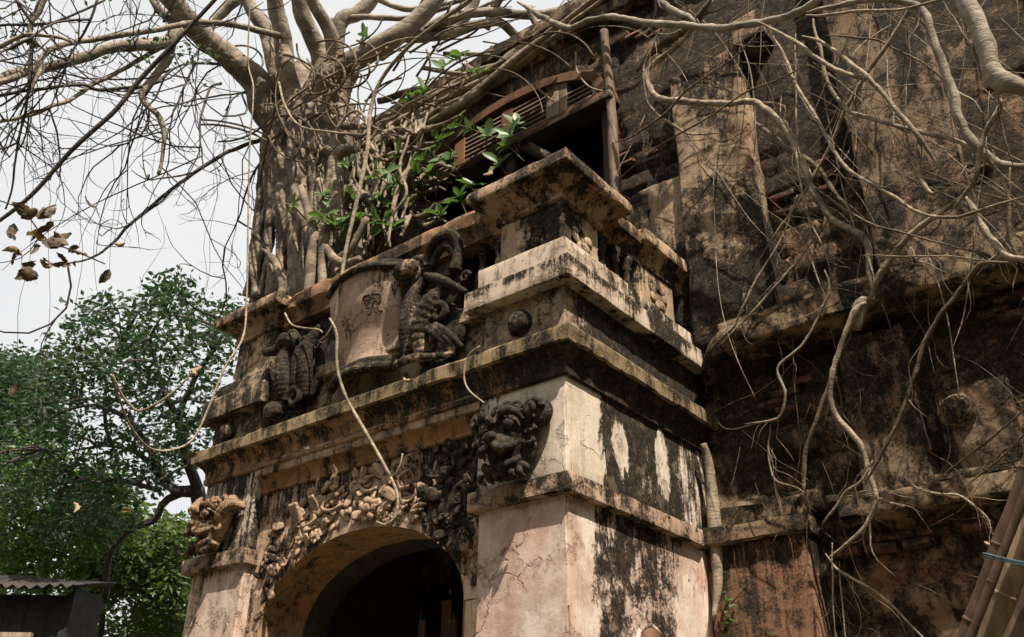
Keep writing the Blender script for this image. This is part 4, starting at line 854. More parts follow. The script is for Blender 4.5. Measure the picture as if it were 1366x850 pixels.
left = [([(372, 48), (316, 34), (264, 32), (224, 36), (158, 47), (100, 58), (68, 66), (47, 87), (24, 103), (-20, 118)], (T0-.3, 8.3), [4.5, 4, 4, 5]), ([(240, 40), (221, 58), (184, 61), (142, 66), (100, 82), (53, 92), (21, 98), (-20, 115)], (T0-.6, 8.8), [10, 8, 7, 6]),
        ([(232, 45), (224, 79), (206, 103), (190, 124), (195, 140), (213, 158), (219, 179), (216, 200), (212, 232)], (T0-.6, 9.3), [7, 5, 4, 2.5]), ([(-20, 66), (0, 63), (32, 49), (79, 50), (100, 60)], (8.5, 8.6), [4, 3, 1.5]),
        ([(226, 60), (208, 66), (171, 87), (127, 111), (90, 134), (53, 150), (0, 163), (-20, 168)], (T0-.6, 8.6), [3.5, 3, 2.5]), ([(192, 116), (132, 119), (105, 112), (53, 119), (-10, 130)], (9.5, 8.6), [2.2, 2.4]),
        ([(360, 182), (300, 205), (240, 245), (190, 285), (150, 325), (120, 345), (90, 352)], (T0, 9.0), [3, 2.6, 2, 1.2]), ([(356, 120), (300, 128), (240, 138), (205, 146)], (T0, 9.6), [1.6, 1]), ([(340, 88), (262, 85), (235, 90), (210, 110)], (T0, 9.5), [2, 1.4]),
        ([(295, 110), (282, 118), (268, 150), (268, 200), (272, 225)], (T0-.3, 9.3), [2, 1.6, 1]), ([(130, 0), (118, 30), (95, 70), (80, 110), (60, 160)], (9.0, 8.7), [2, 1.6, 1]), ([(60, -10), (45, 20), (40, 80), (36, 130), (20, 220), (8, 280)], (8.8, 8.5), [3, 2, 1.2]),
        ([(65, -10), (50, 18), (38, 34), (45, 60)], (8.8, 8.6), [4, 3, 2]), ([(22, 0), (35, 20), (48, 35)], 8.6, [2.5, 2]), ([(140, 0), (110, 15), (70, 28), (0, 36)], (9.2, 8.7), [1.6, 2]), ([(55, 92), (50, 100), (38, 125), (15, 148)], (8.8, 8.6), [4, 2.5, 1.2]),
        ([(200, -10), (215, 15), (240, 40)], (T0-.3, T0-.5), [6, 7]), ([(330, -10), (300, 15), (285, 30), (270, 60)], (T0+.2, T0), [7, 6, 4]), ([(370, 205), (350, 215), (330, 250), (318, 290), (300, 330)], (T0, T0-.3), [2, 1.5, .8]), ([(262, 85), (250, 110), (232, 150), (222, 180)], (T0-.2, 9.4), [2, 1.2])]
LP = []
for pts, D, q in left:
    limb(pts, D, q, m='branch' if (np.max(q) > 3.4) else 'twig', sides=8); P, r = tD(pts, D, q); LP.append(catmull(P, 24))
# fine twigs against the sky
mb = MB(); src = np.vstack(LP+[np.array([atD(x, y, 9.2) for x, y in [(340, 250), (350, 200), (350, 150), (345, 320), (300, -20), (200, -20), (100, -20), (20, -20), (-20, 40), (-20, 150), (-20, 260)]*3])])
fwd = np.array(FW)
def twig(p, d, L, r, lev):
    n = 10; P = [p]; d = d/np.linalg.norm(d); c = np.array([rf.gauss(0, 1) for _ in range(3)])*.22
    for i in range(n-1):
        d = d+c*.9+np.array([rf.gauss(0, 1) for _ in range(3)])*.17; d /= np.linalg.norm(d); P.append(P[-1]+d*L/(n-1))
    P = np.array(P); mb.add(*tube(P, [r, r*.75, r*.3], 4, L/9))
    if lev > 0:
        for k in range(rf.choice((1, 2, 2))):
            i = rf.randrange(2, n-1); a = np.array([rf.gauss(0, 1) for _ in range(3)]); a -= (a@fwd)*fwd*.7
            twig(P[i], (P[i]-P[i-1])/np.linalg.norm(P[i]-P[i-1])+a*.55, L*rf.uniform(.35, .6), r*.66, lev-1)
for k in range(95):
    p = src[rf.randrange(len(src))]; u = rf.gauss(-.35, .7); v = rf.gauss(-.75, .6)
    d = np.array(RT)*u+np.array(UP)*v+fwd*rf.gauss(-.05, .25); twig(p, d, rf.uniform(.8, 2.6), rf.uniform(.006, .014), 2)
obj('twigs', mb.mesh('twigs', M['twig']), fig, kind='stuff')
# thin wandering rootlets round the neck of the trunk
mb = MB()
for k in range(46):
    x = rf.uniform(345, 500); y = rf.uniform(60, 190); a = rf.uniform(0, 6.28); c = rf.uniform(-.5, .5); pts = []
    for j in range(7): pts.append((x, y)); x += 17*math.cos(a); y += 15*math.sin(a)+3; a += c
    P, r = tY(pts, (rf.uniform(.1, .5), rf.uniform(.1, .6)), rf.uniform(.7, 1.7)); mb.add(*tube(P, r, 5, .06))
for k in range(14):
    x = rf.uniform(500, 740); y = 190-(x-440)*.5+rf.uniform(-30, 25); a = rf.uniform(-.9, .2); c = rf.uniform(-.4, .4); pts = []
    for j in range(7): pts.append((x, y)); x += 17*math.cos(a); y += 17*math.sin(a); a += c
    P, r = tY(pts, (rf.uniform(.9, 1.3), rf.uniform(.9, 1.4)), rf.uniform(.6, 1.6)); mb.add(*tube(P, r, 5, .06))
obj('rootlets', mb.mesh('rootlets', M['thinvine']), fig, kind='stuff')

# leaves
def leaf_mesh(name, mat, L=1.0, W=.50, fold=.10, droop=.18, tip=.6):
    n = 6; V = []; Q = []
    for i in range(n+1):
        t = i/n; w = W*.5*math.sin(math.pi*min(1, t**(tip*2)*.9+.06))**.75+.004; z = -droop*t*t
        V += [(-w, L*t, z+fold*w*1.6), (-w*.5, L*t, z+fold*w*.5), (0, L*t, z), (w*.5, L*t, z+fold*w*.5), (w, L*t, z+fold*w*1.6)]
    for i in range(n):
        for j in range(4): a = i*5+j; Q.append((a, a+1, a+6, a+5))
    return mesh_from(name, V, Q, mat)
LM = [leaf_mesh('leaf', M['leaf']), leaf_mesh('leaf', M['leaf'], W=.42, droop=.3, fold=.2), leaf_mesh('leaf', M['leaf'], W=.48, droop=-.05, fold=.25)]
def sprig(px, py, Y, n=9, size=.165):
    p = atY(px, py, Y); sx = Vector((rf.uniform(-.5, .6), -.55, rf.uniform(.1, .9))).normalized()
    V, Q = tube([-np.array(sx)*.25, -np.array(sx)*.1, (0, 0, 0)], [.008, .007, .005], 6, .04, .01)
    s = obj('leafy_sprig', mesh_from('leafy_sprig', V, Q, M['thinvine']), fig, loc=p)
    q = sx.to_track_quat('Z', 'Y')
    for k in range(n):
        a = k*2.4+rf.random()*.5; el = rf.uniform(-.15, .95)
        rot = q @ Matrix.Rotation(a, 3, 'Z').to_quaternion() @ Matrix.Rotation(el, 3, 'X').to_quaternion()
        o = obj('leaf', rf.choice(LM), s, scale=size*rf.uniform(.5, 1.2), loc=-sx*rf.uniform(0, .07)); o.rotation_mode = 'QUATERNION'; o.rotation_quaternion = rot
SP = [(486, 47, .6), (590, 88, 1.0), (612, 76, 1.0), (634, 90, 1.1), (606, 165, .9), (650, 180, .8), (674, 190, .8), (690, 162, .8), (585, 185, .9), (625, 172, .9), (516, 228, .5), (500, 232, .5), (478, 285, .4), (503, 292, .4), (522, 298, .5),
      (430, 258, .2), (388, 272, .2), (425, 285, .2), (585, 283, .7), (612, 262, .8), (556, 245, .8), (664, 214, .8), (530, 205, .8), (545, 132, .9), (565, 118, .9), (460, 218, .4), (630, 245, .9), (540, 270, .7), (445, 300, .3), (680, 178, .7)]
for k in range(14):
    x = rf.uniform(430, 600); SP.append((x, 330-(x-420)*.62+rf.uniform(-45, 20), .35+.003*(x-430)))
for x, y, Y in SP: sprig(x, y, Y, n=rf.choice((7, 8, 9)))
# tiny leaves on the outer twigs, upper left
mb = MB()
for k in range(260):
    c = rf.choice(((110, 40, 60, 25), (20, 40, 30, 30), (160, 70, 60, 20), (250, 72, 30, 8))); p = atD(rf.gauss(c[0], c[2]), rf.gauss(c[1], c[3]), rf.uniform(8.5, 10)); s = rf.uniform(.02, .045)
    a = np.array([rf.gauss(0, 1) for _ in range(3)]); a /= np.linalg.norm(a); b = np.cross(a, [rf.gauss(0, 1) for _ in range(3)]); b /= np.linalg.norm(b)
    mb.add([p-a*s, p+b*s*.5, p+a*s, p-b*s*.5], [(0, 1, 2, 3)])
obj('small_leaves', mb.mesh('small_leaves', M['leafdark'], False), fig, kind='stuff')

# ------------------------------------------------------------------ climbing stems, aerial roots and vines: every traced one is a thing
def vine(label, pts, Y, q, m='vine', name='vine', cat='vine', sides=9, wob=.022, lump=.38, knots=True, group='vines and hanging roots on the wall'):
    P, r = tY(pts, Y, q); r = r*.9; r[0] *= .5; r[-1] *= .35; V, Q = tube(P, r, sides, .03, wob, lump, int(pts[0][0]+pts[0][1])); o = obj(name, mesh_from(name, V, Q, M[m]), None, label, cat, group)
    mb = MB(); C = catmull(P, 40); d = np.gradient(C, axis=0)
    for k in range(rf.choice((3, 4, 5, 6))):             # rootlets forking off
        i = rf.randrange(4, 38); t = d[i]/np.linalg.norm(d[i]); v = t*rf.uniform(.8, 1.4)+np.array([rf.gauss(0, .5), rf.gauss(.25, .15), rf.gauss(-.3, .4)]); v /= np.linalg.norm(v); L = rf.uniform(.12, .55); pts2 = [C[i]]
        for j in range(5): v = v+np.array([rf.gauss(0, .38), rf.gauss(0, .1), rf.gauss(-.14, .34)]); v /= np.linalg.norm(v); pts2.append(pts2[-1]+v*L/5)
        mb.add(*tube(pts2, [r.mean()*.45, r.mean()*.3, .001], 5, .04))
    obj('side_rootlets', mb.mesh('side_rootlets', M[m]), o, kind='stuff'); return o
VN = [
 ('long smooth branch crossing the wall top from the window to the right', [(690, 4), (719, 21), (758, 37), (790, 26), (825, 23), (878, 33), (960, 37), (1019, 30), (1058, 19), (1094, -3), (1130, -40)], (1.3, 1.0), [3.5, 5, 5.5, 6], 'branch'),
 ('branch arching along the top edge then plunging down the wall to the right side', [(1076, 18), (1100, 13), (1138, 4), (1183, 0), (1215, 3), (1232, 15), (1242, 45), (1257, 83), (1272, 125), (1276, 155), (1293, 184), (1317, 208), (1343, 221), (1400, 220)], (1.0, 1.3), [3, 5, 6, 7, 7], 'branch'),
 ('thin straight stem just under the topmost branch', [(1076, 19), (1108, 18), (1168, 15), (1212, 12), (1257, 1), (1290, -8)], (.95, .9), 2.2, 'vine'),
 ('thick pale grey limb elbowing in from the upper right corner', [(1283, -30), (1288, 0), (1302, 30), (1315, 65), (1326, 98), (1345, 112), (1400, 122)], (.5, .6), [13, 13, 13, 15, 16], 'branch'),
 ('long diagonal vine from the top branch down to the tangle at right', [(1010, 30), (1058, 56), (1097, 83), (1138, 101), (1162, 110), (1192, 143), (1224, 178), (1242, 205), (1266, 238), (1285, 262)], (1.05, 1.35), [3, 3.6, 3.6, 3], 'vine'),
 ('vine joining the long diagonal one from above its middle', [(1070, 48), (1094, 56), (1126, 77), (1156, 101), (1170, 116)], (1.2, 1.1), [2, 3, 3.4], 'vine'),
 ('stiff stem slanting down left across the other vines', [(1218, 8), (1213, 15), (1186, 56), (1156, 98), (1129, 146), (1109, 190), (1088, 229), (1070, 262), (1030, 320), (985, 390)], (1.2, 1.6), [3.5, 3.5, 2.5, 1.2], 'vine'),
 ('sagging vine swinging from the top branch to the right frame edge', [(1031, 48), (1049, 83), (1064, 119), (1091, 160), (1115, 202), (1140, 232), (1196, 266), (1220, 282), (1260, 290), (1316, 278), (1380, 260)], (1.4, 1.15), 2.6, 'vine'),
 ('vine dropping from the top branch then running level to the right', [(1085, 24), (1091, 53), (1097, 86), (1103, 107), (1129, 146), (1144, 155), (1210, 172), (1257, 184), (1311, 205), (1345, 225)], (1.25, 1.3), [2.5, 3.4, 3.2], 'vine'),
 ('thin looping vine hanging beside the wooden post', [(884, 30), (871, 60), (860, 88), (860, 116), (868, 142), (891, 162), (919, 179), (958, 179)], (1.3, 1.5), 1.8, 'vine'),
 ('bold hooked root sweeping past the pale pilaster and down the wall', [(952, 0), (930, 30), (902, 60), (876, 80), (864, 94), (865, 114), (879, 131), (905, 136), (947, 139), (978, 138), (1004, 136), (1029, 150), (1049, 176), (1060, 200), (1076, 232), (1088, 260), (1112, 292), (1152, 320), (1160, 360), (1164, 392)], (1.35, 1.45, 1.5), [3, 4.5, 5, 5, 5.5, 5], 'vine'),
 ('straight stem running beside the hooked root to the lower right', [(1005, 163), (1031, 184), (1061, 205), (1091, 226), (1120, 264), (1146, 292)], (1.55, 1.5), [4, 4.5, 4, 2.5], 'thinvine'),
 ('stem climbing from the pale stump up to the right tangle', [(1158, 398), (1168, 376), (1192, 340), (1220, 308), (1260, 280), (1284, 260), (1310, 234)], (1.5, 1.3), [5, 5, 4, 2], 'vine'),
 ('short J shaped vine in the middle of the tangle', [(1224, 178), (1226, 200), (1226, 223), (1230, 244), (1244, 258), (1258, 252)], (1.3, 1.35), [3.5, 4.2, 4, 2], 'vine'),
 ('curved stem hanging under the thick upper right limb', [(1334, 130), (1332, 145), (1316, 172), (1306, 208), (1302, 236), (1288, 260), (1270, 282)], (1.0, 1.25), [4, 3.6, 3], 'vine'),
 ('threadlike vine dangling from the elbow of the thick limb', [(1332, 116), (1332, 150), (1336, 164), (1346, 200), (1354, 222)], (.7, .9), 1.4, 'thinvine'),
 ('upright stem near the right frame edge under the branch end', [(1348, 222), (1346, 270), (1345, 310), (1354, 340), (1360, 352)], (1.2, 1.3), 3, 'thinvine'),
 ('short thick root sloping to the ledge at the right edge', [(1290, 262), (1300, 278), (1316, 308), (1344, 340), (1366, 346), (1400, 346)], (1.25, 1.25), [3.5, 5, 5, 4], 'vine'),
 ('straight slanting root falling from the ledge at right to the wall below', [(1345, 350), (1318, 352), (1304, 358), (1285, 380), (1251, 425), (1232, 465), (1223, 499), (1203, 550), (1170, 617), (1158, 640)], (1.2, 1.45), [3, 3.6, 3.4, 2.2], 'thinvine'),
 ('bright S shaped root snaking down from the pale stump', [(1156, 402), (1145, 410), (1128, 445), (1114, 493), (1107, 527), (1114, 555), (1139, 580), (1153, 600), (1162, 635), (1171, 668), (1159, 697), (1136, 720), (1106, 744)], (1.42, 1.5, 1.6), [6, 4, 4.5, 4, 2.5], 'vine'),
 ('straight root beside the S shaped one hugging the wall', [(1150, 405), (1128, 450), (1105, 510), (1090, 560), (1075, 600), (1072, 640), (1078, 690)], (1.48, 1.7), [4.5, 3.4, 3], 'thinvine'),
 ('forked thin vine bending over the ledge left of the stump', [(1098, 360), (1106, 385), (1099, 408), (1071, 459), (1040, 490), (1049, 521), (1043, 550), (1029, 561), (995, 566)], (1.4, 1.6), [1.6, 2.2, 2], 'vine'),
 ('thin pale rootlet dropping under the forked vine', [(1026, 566), (1025, 595), (1028, 620), (1035, 640), (1060, 650), (1072, 658)], (1.6, 1.65), 1.6, 'vine'),
 ('straight twig leaning from the wall to the gateway slab end', [(1064, 260), (1040, 320), (1006, 380), (985, 425), (975, 439), (944, 468)], (1.45, 1.5), [1.2, 2, 2], 'vine'),
 ('second leaning twig crossing the first near the gateway', [(1110, 290), (1070, 340), (1034, 380), (1000, 420), (975, 445), (958, 462)], (1.5, 1.55), [1.2, 1.8, 1.6], 'vine'),
 ('plumb thin vine falling straight and forking above the ledge', [(1063, 45), (1063, 120), (1062, 202), (1068, 253), (1083, 320), (1083, 354), (1103, 400)], (1.4, 1.5), [1.4, 1.6, 1.4], 'vine'),
 ('fork of the plumb vine bending back at its foot', [(1068, 253), (1085, 300), (1102, 345), (1106, 370), (1100, 400), (1096, 420)], (1.42, 1.5), 1.4, 'vine'),
 ('slanting root across the dark lower wall', [(1100, 740), (1118, 762), (1140, 775), (1180, 800), (1240, 856)], (1.6, 1.4), [1.5, 2, 2.2], 'vine'),
 ('pale plumb rootlet at the foot of the wall, left of a twin', [(1110, 725), (1112, 780), (1118, 870)], 1.5, 1.5, 'vine'), ('thinner plumb rootlet right of its twin at the wall foot', [(1119, 750), (1124, 800), (1130, 870)], 1.5, 1.2, 'vine'),
 ('dry stick slanting over the right side to the lower ledge', [(1400, 510), (1350, 560), (1293, 604), (1245, 645)], (1.0, 1.5), 1.7, 'thinvine'), ('dry stick below and right of the longer one', [(1400, 545), (1366, 580), (1320, 620), (1282, 655)], (1.1, 1.5), 1.4, 'thinvine'),
 ('frayed roots lying on the lower ledge beside the bamboo', [(1214, 645), (1225, 654), (1255, 660), (1280, 662), (1300, 675), (1322, 695)], (1.5, 1.45), [1.5, 2.2, 1.4], 'vine'),
 ('short bent root left of the frayed ones', [(1098, 700), (1120, 672), (1130, 655), (1150, 640), (1163, 612)], (1.6, 1.5), [2.2, 2.4, 1.5], 'vine'),
 ('stem leaning across the broken plaster over the pale pilaster', [(826, 240), (850, 220), (880, 195), (930, 165), (985, 130), (1060, 95), (1090, 62)], (1.5, 1.3), [1.2, 1.5, 1.2], 'thinvine'),
 ('thin vine tied round the wooden post and rising right', [(822, 190), (850, 178), (888, 150), (920, 118), (985, 72), (1010, 40)], (1.55, 1.2), [1.6, 1.8, 1.2], 'thinvine'),
 ('thick forked stem rising right of the window top', [(850, 95), (868, 70), (905, 45), (925, 30), (955, -10)], (1.45, 1.3), [5, 6, 5], 'thinvine'),
 ('short stem angling down left from the top right of the window', [(860, -20), (885, 5), (915, 22), (930, 33)], (1.3, 1.3), [4, 6], 'branch'),
 ('long thin horizontal rootlet above the big ledge', [(1150, 340), (1200, 341), (1262, 342), (1318, 348)], (1.3, 1.2), 1.1, 'vine'),
 ('wandering thread of root over the second pilaster', [(1182, 80), (1183, 110), (1186, 125), (1192, 150), (1190, 180), (1200, 215)], (1.6, 1.6), 1.2, 'vine'),
 ('slim arching vine over the upper second pilaster', [(1103, 48), (1140, 50), (1172, 52), (1200, 68), (1235, 88), (1262, 115), (1268, 150), (1272, 190)], (1.3, 1.4), 1.6, 'thinvine'),
 ('thin bowed vine touching the thick limb from the left', [(1256, 0), (1270, 25), (1300, 60), (1325, 75), (1345, 76), (1366, 60)], (.9, .6), 1.2, 'thinvine'),
 ('shallow bow of vine across the second pilaster foot', [(1150, 300), (1182, 305), (1210, 310), (1232, 312), (1250, 300), (1252, 290)], (1.45, 1.4), 1.3, 'thinvine'),
 ('slanted stem reaching the ledge from the pale pilaster side', [(1013, 200), (1040, 215), (1075, 245), (1110, 268), (1160, 300), (1230, 318), (1312, 338)], (1.6, 1.3), [1.4, 2, 1.4], 'thinvine'),
 ('dark slanting stem beside the fig neck reaching the frame top', [(561, 47), (519, 58), (466, 87), (400, 124), (372, 150)], (.4, .2), [2, 2.2, 1.8], 'vine'),
]
for lb, pts, Y, q, m in VN: vine(lb, pts, Y, q, m)
# stump from which the S shaped root springs
V, Q = tube(tY([(1160, 398), (1152, 402), (1146, 415), (1142, 440)], (1.45, 1.5), [3, 9, 10, 7])[0], np.array([2, 8.5, 9.5, 6])*depth(atY(1150, 405, 1.45))/F, 12, .03, .004, .12)
obj('cut_stump', mesh_from('cut_stump', V, Q, M['branch']), None, 'pale cut root stump poking over the big ledge', 'root')
HR = [
 ('thick ringed pale root hanging down the rear edge of the gateway', [(938, 592), (944, 612), (949, 647), (952, 688), (954, 712), (957, 753), (957, 788), (952, 825)], 'X', .06, [4, 6, 7.5, 9, 9, 8, 6, 2.5], 'root'),
 ('pale hanging root dangling before the carved arch, hooked at its foot', [(440, 425), (449, 445), (450, 490), (462, 530), (490, 580), (515, 625), (530, 660), (527, 690), (514, 700), (502, 696)], 'Y', -.35, [1.6, 2.2, 2.2, 2, 1.4], 'vine'),
 ('long pale root hanging from a fig limb in front of the trunk', [(640, -10), (624, 2), (563, 47), (529, 79), (505, 113), (494, 150), (490, 200), (478, 260), (462, 330), (455, 375)], 'Y', .05, [2.2, 2.6, 2.8, 3, 2.4], 'vine'),
 ('dark lower end of root running over the parapet and shield', [(457, 372), (450, 400), (447, 425), (436, 448), (428, 454)], 'Y', -.12, 2, 'thinvine'),
 ('thin vine falling left of the gateway with a hooked end', [(334, -10), (331, 80), (338, 120), (333, 200), (331, 300), (329, 400), (324, 450), (300, 490), (280, 540), (258, 585), (230, 600), (200, 598), (175, 570), (160, 535), (148, 500)], 'D', (9.5, 7.0, 5.8), [.9, 1.3, 1.6, 1.4], 'vine'),
 ('short pale rootlet crossing from the parapet to the shield', [(380, 418), (388, 432), (400, 437), (425, 440), (430, 444)], 'Y', -.12, 1.4, 'vine'),
 ('thin rootlet drooping from the cornice lip over the frieze', [(640, 462), (625, 475), (619, 500), (625, 520), (646, 538)], 'Y', -.12, 1.3, 'vine'),
 ('small forked rootlet above the carved relief', [(537, 605), (534, 620), (528, 632), (518, 637)], 'Y', .0, 1.2, 'vine'),
 ('broken dry stem leaning over the lower left tree', [(150, 500), (165, 530), (185, 548), (215, 535), (240, 515), (262, 490)], 'D', (5.6, 5.8), [1.4, 1.8, 1.2], 'vine'),
 ('dark straight vine crossing the sky from the top to the left edge', [(300, -15), (237, 53), (185, 108), (153, 148), (98, 198), (40, 262), (-15, 305)], 'D', (6.5, 6.0), [2.6, 3.4, 3.2, 2.6], 'twig'),
 ('thin root tracing an arc across the fig neck', [(372, 110), (380, 140), (400, 168), (440, 176), (480, 180), (490, 178)], 'Y', .1, 1.6, 'vine'),
 ('pale hook of root beside the fig neck', [(450, 172), (462, 155), (475, 148), (486, 155), (490, 170)], 'Y', .15, 2, 'vine'),
 ('thin vine hanging over the fanlight louvres', [(768, 70), (770, 95), (785, 115), (805, 122)], 'Y', 1.6, 1.2, 'vine'), ('crooked twig over the left fanlight panes', [(707, 75), (712, 110), (722, 122), (738, 135)], 'Y', 1.6, 1.3, 'vine'),
]
for lb, pts, mode, v, q, m in HR:
    if mode == 'Y': P, r = tY(pts, v, q)
    elif mode == 'D': P, r = tD(pts, v, q)
    else:
        P = np.array([atX(x, y, v) for x, y in pts]); qq = np.interp(np.linspace(0, 1, len(P)), np.linspace(0, 1, len(q)), q); r = np.array([a*depth(p)/F for a, p in zip(qq, P)])
    V, Q = tube(P, r, 10 if mode == 'X' else 7, .03, .0, .1, int(pts[0][0])); obj('hanging_root', mesh_from('hanging_root', V, Q, M[m]), None, lb, 'root', 'vines and hanging roots on the wall')
# the uncountable rest
def tangle(label, box, n, seed, Yr=(1.35, 1.7), q=(.5, 1.3), m='thinvine', bend=.17):
    r_ = random.Random(seed); mb = MB(); x0, y0, x1, y1 = box
    for k in range(n):
        x = r_.uniform(x0, x1); y = r_.uniform(y0, y1); a = r_.choice((r_.gauss(-.9, .4), r_.gauss(1.3, .5), r_.gauss(.5, .3))); c = r_.gauss(0, bend); L = r_.uniform(50, 240 if bend > .1 else 420)/7; pts = []
        for j in range(8): pts.append((x, y)); x += L*math.cos(a); y += L*math.sin(a); a += c+r_.gauss(0, bend)
        P, rr2 = tY(pts, (r_.uniform(*Yr), r_.uniform(*Yr)+.15), r_.uniform(*q)); rr2[0] *= .3; rr2[-1] *= .15; mb.add(*tube(P, rr2, 4, .07))
    return obj('thin_vines', mb.mesh('thin_vines', M[m]), None, label, 'vines', None, 'stuff')
tangle('mesh of hair thin dry vines over the upper wall right of window', (850, 0, 1366, 340), 75, 3, (1.35, 1.7), (.3, .8)); tangle('long thin pale aerial roots crossing in front of the upper right wall', (880, -20, 1340, 260), 55, 8, (1.15, 1.6), (.5, 1.0), 'vine', .07); tangle('sparse thin dry rootlets over the lower wall under the big ledge', (960, 400, 1366, 800), 36, 4, (1.4, 1.7), (.3, .7))
# ------------------------------------------------------------------ small plants, dry leaves
pl = thing('seedling', 'small green seedling rooted in the joint beside the gateway pier', 'plant', atY(976, 850, 1.66))
p0 = np.array(pl.location)
V, Q = tube([(0, 0, 0), (.01, -.02, .15), (-.01, -.02, .30)], [.006, .005, .003], 5, .04); obj('stem', mesh_from('stem', V, Q, M['leaf']), pl)
for k in range(10):
    o = obj('leaf', LM[k % 3], pl, loc=(.0, -.02, .06+.025*k), scale=.05+.01*(k % 3), rot=(rf.uniform(-.5, .4), rf.uniform(-.4, .4), k*2.4))
DL = [leaf_mesh('dry_leaf', M['deadleaf'], W=.6, droop=.35, fold=.3, tip=.8), leaf_mesh('dry_leaf', M['dryyellow'], W=.5, droop=.3, fold=.5, tip=.8), leaf_mesh('dry_leaf', M['deadleaf'], W=.7, droop=-.3, fold=.2, tip=.8)]
def crumpled(mat, seed):                                 # withered leaf: rolled edges, crinkled blade, stalk
    g = random.Random(seed); n, m = 9, 6; V = []; Q = []; roll_ = g.uniform(1.2, 2.6); bend = g.uniform(-.9, .9)
    for i in range(n+1):
        t = i/n; w = .30*math.sin(math.pi*min(1, t*.94+.05))**.8+.006
        for j in range(m+1):
            u = -1+2*j/m; a = u*roll_*.6; V.append((w*math.sin(a)/max(.6, roll_*.6)+.03*g.gauss(0, 1)*w*3, t+.02*g.gauss(0, 1), w*(1-math.cos(a))*.9+.16*bend*math.sin(t*3)+.03*g.gauss(0, 1)))
    for i in range(n):
        for j in range(m): b = i*(m+1)+j; Q.append((b, b+1, b+m+2, b+m+1))
    return mesh_from('dry_leaf', V, Q, mat)
DL = [crumpled(M['deadleaf'], 1), crumpled(M['dryyellow'], 2), crumpled(M['deadleaf'], 3), crumpled(M['deadleaf'], 4)]
def look(s): return (rf.uniform(0, 6.3), rf.uniform(0, 6.3), rf.uniform(0, 6.3))
bn = thing('dry_leaf_bunch', 'blurred bunch of curled brown leaves hanging at the left edge', 'leaves', atD(45, 318, 3.4))
for dx, dy, s, k in ((-6, -26, 34, 0), (8, -30, 26, 0), (-24, -2, 30, 0), (-20, 16, 34, 2), (4, 8, 36, 2), (0, -10, 34, 0), (22, -2, 34, 0), (34, 12, 30, 0), (46, 18, 30, 0), (-16, 34, 22, 1), (-2, 50, 38, 0), (12, 26, 26, 2), (52, 34, 20, 0), (24, 34, 22, 0)):
    p = atD(45+dx, 318+dy, 3.4+rf.uniform(-.05, .05))-np.array(bn.location)
    for q_ in range(2): obj('dry_leaf', DL[(k+q_*3) % 4 if k != 1 else 0], bn, loc=p+np.array([rf.uniform(-.02, .02) for _ in range(3)])*q_, scale=s*3.4/F*rf.uniform(.7, 1.0), rot=look(0))
V, Q = tube([atD(140, 352, 3.5)-np.array(bn.location), atD(100, 335, 3.4)-np.array(bn.location), atD(60, 318, 3.4)-np.array(bn.location), atD(30, 280, 3.4)-np.array(bn.location), atD(-20, 262, 3.4)-np.array(bn.location)], .0028, 5, .05)
obj('twig', mesh_from('twig', V, Q, M['twig']), bn)
for (x, y, D, s, k, lb) in [(114, 262, 3.8, 22, 0, 'single curled brown leaf high in the left sky'), (152, 324, 3.8, 16, 1, 'pale yellow dry leaf in the sky right of the leaf bunch'), (146, 360, 3.8, 24, 0, 'brown leaf hanging just above the left tree crown'), (100, 464, 3.6, 20, 0, 'rust brown leaf against the upper left tree crown'),
        (56, 483, 3.6, 24, 2, 'brown leaf floating before the left side of the tree crown'), (13, 527, 3.6, 22, 0, 'brown leaf near the left edge beside the tree crown'), (262, 500, 4.2, 24, 1, 'pale papery leaf before the right side of the tree crown'), (98, 670, 4.0, 20, 1, 'orange brown leaf caught before the lower crown'),
        (176, 680, 4.0, 18, 1, 'yellow leaf right of the orange one in the lower crown'), (247, 612, 4.4, 18, 0, 'brown leaf stuck under the hooked vine'), (405, 597, 5.2, 10, 0, 'tiny brown leaf lying on the cornice'), (435, 598, 5.2, 8, 1, 'tiny upright pale leaf on the cornice moulding'), (440, 640, 5.3, 22, 1, 'curled yellow leaf lodged under the ochre moulding'),
        (548, 506, 5.6, 14, 1, 'narrow orange leaf at the foot of the shield'), (1031, 112, 8.3, 15, 1, 'cream coloured dry leaf caught on the upper wall'), (1313, 722, 4.6, 18, 1, 'pale dry leaf beside the bamboo poles'), (1360, 538, 5.0, 10, 1, 'small yellow leaf at the right edge'), (655, 222, 8.6, 20, 1, 'yellow fig leaf hanging below the fanlight'), (1250, 222, 7.0, 9, 1, 'small tan leaf caught in the vine tangle')]:
    t = thing('dry_leaf', lb, 'leaf', atD(x, y, D), 'stray dry leaves'); obj('leaf_blade', DL[k], t, rot=look(0), scale=s*D/F*.95)
    if D < 4.5:                                          # the hair thin twig it hangs from
        pts = [(0, 0, 0)]; yy = y
        while yy > -30: yy -= 60; pts.append(atD(x+(y-yy)*rf.uniform(.05, .14)+rf.uniform(-6, 6), yy, D+rf.uniform(-.05, .05))-np.array(t.location))
        V, Q = tube(pts, .0011, 4, .08); obj('twig', mesh_from('twig', V, Q, M['twig']), t)

